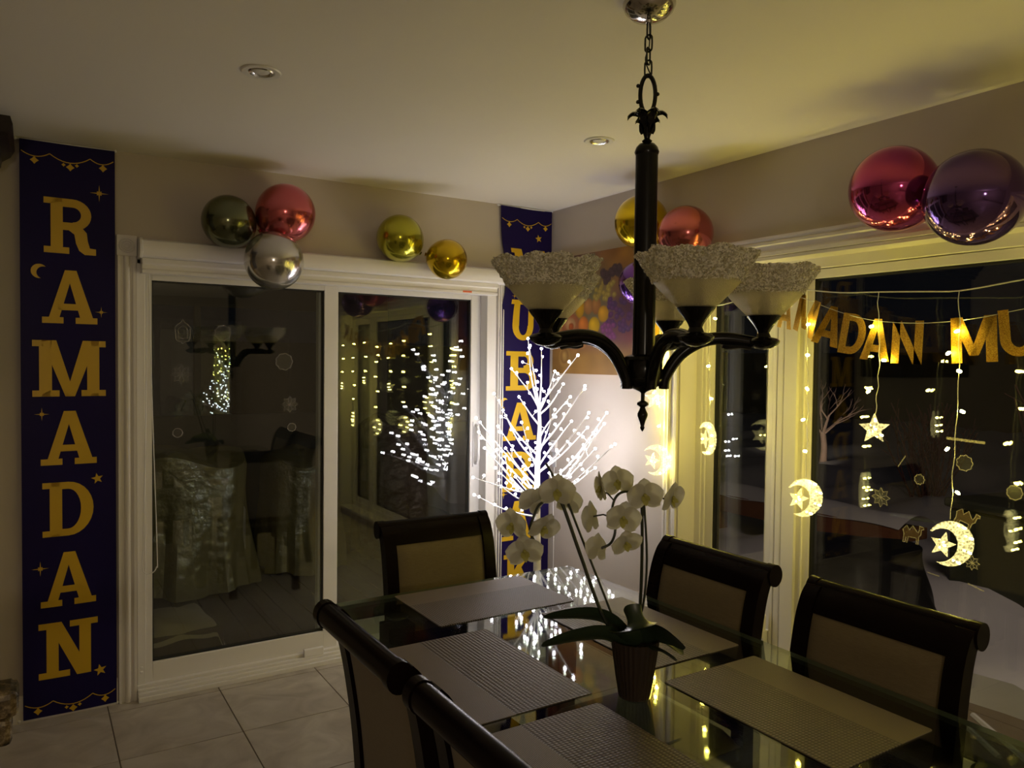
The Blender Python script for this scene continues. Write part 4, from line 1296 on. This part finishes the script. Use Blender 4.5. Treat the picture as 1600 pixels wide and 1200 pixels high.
# stems and stakes
sA = [W3(-.035, .885), W3(-.079, .955), W3(-.130, 1.09), W3(-.172, 1.205), W3(-.186, 1.228)]
sB = [W3(.0, .885), W3(.010, .96), W3(.013, 1.08), W3(.011, 1.205), W3(.004, 1.232)]
MB().tube(spl(sA, 6), .0042, 7).obj('stem', M['stem'], orc, smooth=True)
MB().tube([W3(-.028, .885, .01), W3(-.166, 1.225, .006), W3(-.214, 1.305, .004)], .0028, 6).obj('stake', M['stem'], orc)
MB().tube(spl(sB, 6), .0038, 7).obj('stem', M['stem'], orc, smooth=True)
MB().tube(spl([W3(-.01, .885, .01), W3(.018, .965, .01), W3(.026, 1.08, .008), W3(.016, 1.22, .004)], 4), .0028, 6).obj('stake', M['stem'], orc)
MB().tube(spl([sA[-1], W3(-.205, 1.222, -.01), W3(-.228, 1.212, -.02), W3(-.240, 1.19, -.03), W3(-.250, 1.157, -.04), W3(-.240, 1.135, -.05)], 5), .0030, 6).obj('flower_spike', M['stem'], orc, smooth=True)
MB().tube(spl([sB[-1], W3(-.025, 1.243, -.01), W3(-.050, 1.235, -.02), W3(-.062, 1.205, -.03), W3(-.055, 1.16, -.035), W3(-.065, 1.13, -.04), W3(-.088, 1.117, -.04)], 5), .0030, 6).obj('flower_spike', M['stem'], orc, smooth=True)
for a, b in ((W3(-.058, 1.225, -.03), W3(-.088, 1.245, -.03)), (W3(-.060, 1.185, -.03), W3(-.105, 1.188, -.03)), (sB[-1], W3(.06, 1.228, -.02))):
    MB().tube([a, (a + b) / 2 + Vector((0, 0, .006)), b], .002, 5).obj('pedicel', M['stem'], orc)

def petal_grid(mb, L, W_, ang, cup, tip=1.0, z0=0.0, n=8):
    ca, sa = math.cos(ang), math.sin(ang)
    def f(u, v):
        s = (v - .5) * 2
        w_ = W_ * math.sin(PI * min(1, .06 + .94 * u) ** tip) ** .62 if 0 < u < 1 else (W_ * .18 if u == 0 else W_ * .02)
        x, y = L * u, s * w_
        z = z0 + cup * (u ** 1.5) * L + .12 * W_ * s * s - .010 * L
        return (x * ca - y * sa, x * sa + y * ca, z)
    mb.grid(n, 6, f)
def flower(p, face, size, roll=0, label=None):
    """face = direction the flower looks to; built in local xy with z towards the viewer of the flower"""
    zax = Vector(face).normalized(); yax = (Vector((0, 0, 1)) - zax * zax.z).normalized(); xax = yax.cross(zax)
    Rm = Matrix((xax, yax, zax)).transposed() @ Matrix.Rotation(roll, 3, 'Z')
    def fin(mb):
        mb.v = [tuple(Rm @ Vector(v) * size + p) for v in mb.v]; return mb
    mb = MB()
    for a, L, W_, c in ((90, 1.0, .42, .06), (215, .98, .38, .04), (325, .98, .38, .04)):
        petal_grid(mb, L, W_, math.radians(a), c, 1.0, -.02)
    root = fin(mb).obj('flower', M['petal'], orc, smooth=True)
    for a in (15, 165):
        mb = MB(); petal_grid(mb, 1.02, .66, math.radians(a), .10, .85, .04)
        fin(mb).obj('petal', M['petal'], root, smooth=True)
    mb = MB()
    petal_grid(mb, .46, .16, math.radians(270), .5, 1.0, .08, 6)
    petal_grid(mb, .26, .14, math.radians(215), 1.1, 1.0, .08, 5)
    petal_grid(mb, .26, .14, math.radians(325), 1.1, 1.0, .08, 5)
    mb.sphere((0, .08, .14), .10, 10, 8)
    fin(mb).obj('lip', M['lip'], root, smooth=True, label='yellow green lip')
    return root
tocam = -cy_
fl_list = [  # across, height, away, facing(across, away, up), size, roll
    (.008, 1.240, -.05, (.05, -1, -.15), .043, .1), (-.042, 1.190, -.06, (.1, -1, -.1), .042, -.15), (-.034, 1.135, -.06, (.3, -1, -.45), .038, .25),
    (.073, 1.232, -.03, (.75, -.8, -.2), .040, 0), (-.086, 1.252, -.03, (-1, -.15, -.1), .040, .2), (-.107, 1.183, -.03, (-.85, .5, -.1), .042, 0), (-.096, 1.118, -.05, (-.7, .8, -.1), .036, .2),
    (-.045, 1.262, 0.0, (-.3, -.9, .1), .040, .2),
    (-.189, 1.243, -.02, (.1, -1, -.15), .044, -.05), (-.262, 1.113, -.06, (.1, -1, -.25), .044, .15), (-.289, 1.166, -.03, (-.5, -.85, -.1), .042, .1),
    (-.220, 1.166, -.05, (.45, -1, -.5), .040, -.3), (-.243, 1.215, -.01, (-.5, .8, .3), .039, .4), (-.160, 1.212, .02, (.5, .85, .0), .036, .1)]
for a, z, d, fc, s, rl in fl_list:
    flower(W3(a, z, d), cx_ * fc[0] + cy_ * fc[1] + Vector((0, 0, fc[2])), s, rl)

# ------------------------------------------------------------------ lit twig tree in the corner
tw = thing('lit_twig_tree', 'white birch style twig tree covered in tiny cool lights in the corner', 'decorative tree', (-.385, -.445, 0))
TB = Vector((-.385, -.445, 0))
MB().lathe([(.11, 0), (.11, .012), (.03, .02), (.03, .03)], 28).obj('base', M['twig'], tw, smooth=True)
trk = [(0, 0, .02), (.004, .002, .4), (-.004, 0, .8), (0, .004, 1.0), (.004, -.004, 1.2), (-.004, -.002, 1.32)]
tp = spl(trk, 5)
tk = MB().tube(tp, [.024 - .017 * i / (len(tp) - 1) for i in range(len(tp))], 12).obj('trunk', M['bark'], tw, smooth=True)
for z, a in ((.70, -1.9), (.35, -1.2), (.52, -2.4), (.80, -1.5)):
    MB().sphere((.022 * math.cos(a), .022 * math.sin(a), z), .008, 8, 6, (1, 1, .6)).obj('knot', M['knot'], tk)
led_me = MB().sphere((0, 0, 0), .0066, 8, 6).mesh('led_bulb', M['led_cool'], True)
tr_ = random.Random(21)
tips = [(827, 543), (825, 529), (846, 545), (799, 576), (903, 555), (867, 580), (914, 603), (772, 615), (811, 620), (786, 641), (744, 653), (748, 675), (778, 666), (891, 620), (867, 640), (893, 658), (944, 662), (948, 645), (930, 680), (961, 694), (930, 701), (918, 668), (930, 731), (891, 745), (739, 746), (741, 773), (774, 731), (757, 700), (770, 710), (880, 600), (790, 700), (805, 745), (905, 715), (815, 660), (920, 645), (783, 760)]
def unpx(px, py, dist):
    d = fw + rt * ((px - 800) / FPX) - up * ((py - 600) / FPX)
    return CAM + d * dist
D0 = (TB + Vector((0, 0, 1.2)) - CAM).dot(fw)
nled = 0
for i, (px, py) in enumerate(tips):
    dd = tr_.uniform(-.30, .20)
    p = unpx(px, py, D0 + dd)
    while p.x > -.20 or p.y > -.13:
        dd -= .04; p = unpx(px, py, D0 + dd)
    tip = p - TB
    hd = math.hypot(tip.x, tip.y)
    zb = max(.78, min(1.30, tip.z - hd * tr_.uniform(.75, 1.15) - .05))
    if tip.z < 1.0:
        zb = max(.72, tip.z - .12)
    b = Vector((0, 0, zb))
    mid = b.lerp(tip, .45) + Vector((tr_.uniform(-.02, .02), tr_.uniform(-.02, .02), -.015))
    path = spl([b, mid, tip], 6)
    br = MB().tube(path, [.0062 - .0042 * q / (len(path) - 1) for q in range(len(path))], 6)
    leds = [tip]
    L = (tip - b).length
    nl = max(2, int(L / .085))
    for q in range(nl):
        t = 1 - (q + 1) * .80 / (nl + 1) * 1.05
        j = t * (len(path) - 1); a = int(j); pt = path[a].lerp(path[min(a + 1, len(path) - 1)], j - a)
        off = Vector((tr_.uniform(-1, 1), tr_.uniform(-1, 1), tr_.uniform(.2, 1.2))).normalized() * tr_.uniform(.012, .045)
        br.tube([pt, pt + off], [.0022, .0016], 5)
        leds.append(pt + off)
    br.obj('branch', M['twig'], tw, smooth=True)
    for q in leds:
        if nled >= 190: break
        o = bpy.data.objects.new('led_bulb', led_me); COL.objects.link(o); o.parent = tw; o.location = q; nled += 1
# control box and cord on the wall by the corner
cbx = thing('power_adapter', 'small white adapter box with a cord on the wall behind the twig tree', 'adapter', (0, -.062, 1.03))
MB().box((-.020, -.022, -.025), (-.001, .022, .045)).obj('body', M['rod'], cbx, bevel=.003)
for k in range(3):
    MB().box((-.0212, -.016, .028 - .014 * k), (-.0201, .016, .034 - .014 * k)).obj('print_line', M['label'], cbx)
MB().box((-.012, -.016, -.115), (-.001, .016, -.026)).obj('socket', M['label'], cbx, bevel=.002)
MB().tube(spl([(-.008, 0, -.115), (-.010, .004, -.3), (-.008, -.004, -.6), (-.012, .002, -.9), (-.03, .0, -1.02)], 5), .003, 6).obj('cord', M['rod'], cbx)

# ------------------------------------------------------------------ curtain lights on the window
cu = thing('light_curtain', 'clear wire curtain of warm lights strung across the window', 'string lights', (-.05, -2.2, 1.8))
C0 = Vector((-.05, -2.2, 1.8))
drops = [(-1.322, 1.79, 1.285), (-1.838, 1.835, 1.095), (-2.133, 1.807, 1.36), (-2.415, 1.791, 1.03), (-2.70, 1.82, 1.40), (-2.98, 1.81, 1.06), (-3.28, 1.80, 1.33)]
wl = [(-1.03, 1.86), (-1.322, 1.80), (-1.60, 1.835), (-1.80, 1.845), (-1.838, 1.835), (-1.98, 1.815), (-2.133, 1.807), (-2.28, 1.798), (-2.415, 1.791), (-2.56, 1.806), (-2.70, 1.82), (-2.85, 1.815), (-2.98, 1.81), (-3.28, 1.80), (-3.5, 1.83)]
MB().tube(spl([Vector((-.05 if -3.3 < y < -1.2 else -.03, y, z)) - C0 for y, z in wl], 4), .0026, 6).obj('main_wire', M['wire'], cu)
wled = MB().lathe([(.0005, -.008), (.0040, -.006), (.0052, 0), (.0045, .007), (.0005, .010)], 8).mesh('led_bulb', M['led_warm'], True)
manual = {0: [(-1.352, 1.743), (-1.335, 1.651), (-1.315, 1.53), (-1.338, 1.383)], 1: [(-1.837, 1.70), (-1.837, 1.579), (-1.84, 1.445), (-1.823, 1.322), (-1.835, 1.198)], 2: [(-2.106, 1.683), (-2.159, 1.56), (-2.10, 1.445)],
          3: [(-2.411, 1.657), (-2.385, 1.584), (-2.424, 1.525), (-2.438, 1.392), (-2.39, 1.263), (-2.43, 1.122)]}
cr = random.Random(5)
for i, (y, z0, z1) in enumerate(drops):
    pts = []
    for k in range(26):
        t = k / 25
        pts.append(Vector((-.05 + .002 * math.sin(40 * t + i), y + .006 * math.sin(5 * t + i) + .0025 * math.sin(34 * t + 2 * i), z0 + (z1 - z0) * t)) - C0)
    MB().tube(pts, .0014, 5).obj('drop_wire', M['wire'], cu)
    ls = manual.get(i) or [(y + cr.uniform(-.03, .03), z0 - .12 - .13 * k) for k in range(int((z0 - z1) / .14))]
    for ly, lz in ls:
        o = bpy.data.objects.new('led_bulb', wled); COL.objects.link(o); o.parent = cu
        o.location = Vector((-.052, ly, lz)) - C0
        o.rotation_euler = (cr.uniform(.8, 1.6) * (1 if ly > y else -1), 0, 0)

def ornament(kind, label, y, z, yaw, flip=1, x=-.05, s=1.0):
    """yaw: heading of the plate's face"""
    root = thing('moon_light' if kind == 'moon' else 'star_light', label, 'light ornament', (x, y, z), yaw, 'moon and star lights of the curtain')
    if kind == 'moon':
        mb = MB()
        for p in crescent_polys(0, 0, .075 * s, .030 * s, .058 * s, 0, 0, 30, flip, 12):
            mb.prism(p, -.007, .007, 'y')
        mb.obj('crescent', M['moon'], root)
        sx, sz, R = -.024 * flip * s, -.004 * s, .043 * s
    else:
        sx, sz, R = 0, 0, .056 * s
    mb = MB(); sp = star_poly(sx, sz, R, R * .45, 5, 90 if kind == 'star' else 75)
    for i in range(10):
        a, b = sp[i - 1], sp[i]
        mb.add([(sx, -.010, sz), (a[0], -.003, a[1]), (b[0], -.003, b[1]), (sx, .010, sz), (a[0], .003, a[1]), (b[0], .003, b[1])], [(0, 1, 2), (3, 5, 4), (1, 4, 5, 2)])
    mb.obj('star', M['moon'], root)
    if kind == 'moon':
        lp = [(.064, .02), (.060, -.028), (.040, .055), (.025, -.062)]
        lp = [(p[0] * flip * s, p[1] * s) for p in lp] + [(sx, sz)]
    else:
        lp = [(0, 0), (.0, .030), (.024, -.022)]
    for a, b in lp:
        o = bpy.data.objects.new('led_bulb', wled); COL.objects.link(o); o.parent = root; o.location = (a, -.011, b); o.rotation_euler = (PI / 2, 0, 0); o.scale = (.8, .8, .6)
    return root
face = math.atan2(.846, .533) - PI / 2    # plate square to the table end of the room
ornament('moon', 'lit moon and star ornament turned sideways before the narrow casement', -1.315, 1.201, -1.90, 1)
ornament('moon', 'lit moon and star ornament hanging before the window mullion', -1.835, 1.012, -.45, 1)
ornament('star', 'lit star ornament on the third drop wire', -2.126, 1.310, -.62)
ornament('moon', 'largest lit moon and star ornament before the big pane', -2.408, .948, -.62, 1)
ornament('star', 'lit star ornament on the drop wire past the right edge', -2.70, 1.35, -1.0)
ornament('moon', 'lit moon ornament hanging near the far casement', -2.98, .98, -1.2, 1)
ornament('star', 'lit star ornament at the far end of the curtain', -3.28, 1.28, -1.4)
# spare string bunched on the casing
sp = thing('spare_light_string', 'bunched end of the light string hanging on the wall beside the window', 'string lights', (-.03, -.985, 1.6))
MB().tube(spl([(.0, -.05, .24), (.0, .01, .10), (-.004, .02, -.05), (0, .015, -.24), (0, -.002, -.37), (0, 0, -.54)], 8), .002, 5).obj('wire', M['wire'], sp)
for a, b in ((.022, -.02), (.0, -.065), (-.02, -.02), (-.004, -.368), (.015, -.10), (.03, .02), (-.012, .03), (.018, -.225), (.0, -.255)):
    o = bpy.data.objects.new('led_bulb', wled); COL.objects.link(o); o.parent = sp; o.location = (-.012, a, b); o.rotation_euler = (1.2, 0, 0)
ornament('star', 'lit star ornament against the wall left of the window', -.965, 1.365, -1.25, x=-.05)
ornament('moon', 'lit moon ornament against the wall left of the window', -.985, 1.065, -1.15, 1, x=-.05)

# ------------------------------------------------------------------ gold letter garland
ga = thing('letter_garland', 'gold glitter letter garland strung across the window', 'garland', (-.03, -2.2, 1.7))
G0 = Vector((-.03, -2.2, 1.7))
LET = [('R', -1.60, 1.815, 12), ('A', -1.712, 1.765, 9), ('M', -1.812, 1.735, 20), ('A', -1.915, 1.693, 15), ('D', -2.018, 1.658, 9), ('A', -2.112, 1.636, 5), ('N', -2.229, 1.624, 2),
       ('M', -2.455, 1.630, -3), ('U', -2.590, 1.650, -6), ('B', -2.73, 1.672, -8), ('A', -2.86, 1.70, -10), ('R', -2.99, 1.73, -10), ('A', -3.12, 1.77, -12), ('K', -3.25, 1.81, -14)]
WID = {'M': .142, 'N': .112, 'A': .112, 'D': .102, 'U': .115, 'R': .12, 'B': .12, 'K': .125}
YAWS = [-.5, -.40, -.35, .15, .1, .05, .0, .05, .05, .1, 0, 0, 0, 0]
for (c, y, z, rl), yw in zip(LET, YAWS):
    Wd, Ht = WID[c], .152
    mb = MB()
    for p in SANS[c]:
        # letter x runs towards -y so that it reads from inside the room
        mb.prism([(-(q[0] - .5) * Wd, (q[1] - .5) * Ht) for q in p], -.0009, .0009, 'x')
    o = mb.obj('letter', M['glitter'], ga)
    o.location = Vector((-.03, y, z)) - G0
    o.rotation_euler = (math.radians(rl), 0, yw)
st_pts = [(-1.08, 1.965), (-1.45, 1.90), (-1.60, 1.880), (-1.712, 1.834), (-1.812, 1.802), (-1.915, 1.760), (-2.018, 1.726), (-2.112, 1.704), (-2.229, 1.692), (-2.34, 1.690), (-2.455, 1.698), (-2.59, 1.720), (-2.73, 1.744), (-2.86, 1.772), (-2.99, 1.802), (-3.12, 1.842), (-3.25, 1.882), (-3.45, 1.95)]
MB().tube(spl([Vector((-.0315, y, z)) - G0 for y, z in st_pts], 3), .0011, 5).obj('string', M['wire'], ga)

# ------------------------------------------------------------------ gel clings on the glass
def gear(R, n, amp):
    return [(R * (1 + amp * math.cos(n * t)) * math.cos(t), R * (1 + amp * math.cos(n * t)) * math.sin(t)) for t in [2 * PI * k / (n * 8) for k in range(n * 8)]]
camel = [(-.9, -.8), (-.8, -.1), (-.9, .35), (-.55, .75), (-.3, .35), (0, .8), (.35, .35), (.5, .25), (.6, .55), (.62, .85), (.95, .8), (1, .62), (.78, .55), (.75, .1), (.55, -.1), (.5, -.8), (.35, -.8), (.33, -.25), (-.4, -.25), (-.5, -.8), (-.62, -.8), (-.62, -.3), (-.72, -.8)]
lantern = [(-.45, -.8), (-.55, -.6), (-.6, .35), (-.35, .65), (-.2, .7), (0, 1), (.2, .7), (.35, .65), (.6, .35), (.55, -.6), (.45, -.8), (.15, -.85), (0, -1.05), (-.15, -.85)]
def cling(kind, label, a, z, s, plane, rot=0.0):
    if plane == 'door':
        root = thing('window_cling', label, 'sticker', (a, .0235 if a < -1.36 else .0865, z), 0, 'gel clings on the door glass')
    else:
        root = thing('window_cling', label, 'sticker', (.1405, a, z), 0, 'gel clings on the window glass')
    cr_, sr_ = math.cos(rot), math.sin(rot)
    if kind == 'flake':
        poly = star_poly(0, 0, s, s * .62, 8, 90)
    elif kind == 'disc':
        poly = gear(s, 9, .06)
    elif kind == 'bar':
        poly = [(-s, -s * .07), (s, -s * .07), (s, s * .07), (-s, s * .07)]
    elif kind == 'camel':
        poly = [(p[0] * s, p[1] * s) for p in camel]
    else:
        poly = [(p[0] * s, p[1] * s) for p in lantern]
    poly = [(p[0] * cr_ - p[1] * sr_, p[0] * sr_ + p[1] * cr_) for p in poly]
    def addp(mb, P, t0, t1):
        if plane == 'door':
            mb.prism(P, t0, t1, 'y')
        else:
            mb.prism([(-p[0], p[1]) for p in P], t0, t1, 'x')
    mb = MB(); addp(mb, poly, 0, .0012)
    mb.obj('gel', M['cling_gold'] if kind in ('camel',) else (M['cling_line'] if kind == 'bar' else M['cling']), root)
    if kind != 'bar':
        ol = MB(); n = len(poly)
        pts3 = [((p[0], -.0004, p[1]) if plane == 'door' else (-.0004, -p[0], p[1])) for p in poly]
        ol.tube(pts3, .0016, 4, True)
        if kind == 'flake':
            for k in range(8):
                t = PI / 8 + k * PI / 4
                q = [(0, 0), (s * .5 * math.cos(t), s * .5 * math.sin(t))]
                ol.tube([((p[0], -.0004, p[1]) if plane == 'door' else (-.0004, -p[0], p[1])) for p in q], .0012, 4)
        if kind == 'lantern':
            q = [(-.35 * s, -.55 * s), (.35 * s, -.55 * s), (.35 * s, .25 * s), (0, .5 * s), (-.35 * s, .25 * s)]
            ol.tube([(p[0], -.0004, p[1]) for p in q], .0014, 4, True)
        ol.obj('outline', M['cling_line'], root)
    return root
cling('lantern', 'lantern cling at the upper left of the left door panel', -2.055, 1.661, .055, 'door')
cling('flake', 'snowflake cling at the upper right of the left door panel', -1.619, 1.668, .036, 'door')
cling('flake', 'snowflake cling at the left edge of the left door panel', -2.061, 1.464, .045, 'door')
cling('flake', 'snowflake cling low at the right of the left door panel', -1.561, 1.316, .042, 'door')
cling('disc', 'small round cling low on the left of the door panel', -2.078, 1.194, .021, 'door')
cling('disc', 'small round cling low on the right of the door panel', -1.551, 1.201, .020, 'door')
cling('disc', 'faint round cling high in the middle of the door panel', -1.879, 1.66, .035, 'door')
cling('disc', 'large faint round cling under the upper snowflake of the door', -1.590, 1.527, .040, 'door')
cling('disc', 'small round flower cling left of the fourth drop wire', -2.19, 1.12, .018, 'win')
cling('disc', 'larger round flower cling right of the fourth drop wire', -2.35, 1.20, .027, 'win')
cling('flake', 'star shaped snowflake cling low between the drop wires', -2.04, 1.03, .038, 'win')
cling('camel', 'amber camel cling just above the largest moon', -2.36, 1.00, .042, 'win', -.3)
cling('camel', 'faint camel cling left of the largest moon', -2.17, .91, .042, 'win')
cling('bar', 'straight bar cling level with the star ornament', -2.35, 1.28, .066, 'win', -.04)
cling('bar', 'short slanted bar cling below the star ornament', -2.12, 1.18, .026, 'win', 1.0)
cling('bar', 'bar cling low on the dark box beyond the pane', -2.40, .77, .028, 'win', -.25)
cling('bar', 'lowest left bar cling under the largest moon', -2.25, .78, .022, 'win', -.1)
cling('flake', 'small star cling right of the largest moon', -2.385, .853, .026, 'win')
cling('disc', 'round flower cling at the right edge of the picture', -2.515, 1.12, .024, 'win')

# ------------------------------------------------------------------ kitchen edge at the left
cab = thing('upper_cabinet', 'dark wood cabinet crown at the top left corner', 'cabinet', (-3.2, 0, 0))
MB().box((-.6, -.34, 1.45), (.40, -.001, 2.31)).obj('body', M['cabinet'], cab)
# crown profile (outset, z) swept along the front and returned down the right end
cp = [(.0, 2.275), (.030, 2.275), (.034, 2.30), (.052, 2.305), (.056, 2.330), (.085, 2.352), (.100, 2.380), (.092, 2.410), (.0, 2.425)]
mb = MB(); n = len(cp)
vs = []
for path in ('a', 'b', 'c'):
    for o_, z_ in cp:
        vs.append({'a': (-.6, -.34 - o_, z_), 'b': (.40 + o_, -.34 - o_, z_), 'c': (.40 + o_, -.001, z_)}[path])
fs = [tuple(range(n)), tuple(range(3 * n - 1, 2 * n - 1, -1))]
for q in (0, n):
    fs += [(q + i, q + (i + 1) % n, q + n + (i + 1) % n, q + n + i) for i in range(n)]
mb.add(vs, fs)
mb.obj('crown_moulding', M['cabinet'], cab)
isl = thing('granite_counter', 'end of a speckled granite counter ledge at the lower left corner', 'counter', (-3.0, -2.25, 0))
def gsl(u, v):
    return 0
mb = MB().box((-.6, .055, .902), (.328, .14, .95))
mb.obj('granite_slab', M['granite'], isl, bevel=.012)
MB().box((-.6, .06, .852), (.318, .135, .9015)).obj('lower_edge', M['granite'], isl, bevel=.01)
MB().box((-.6, .07, .0), (.05, .125, .852)).obj('base_panel', M['cabinet'], isl)
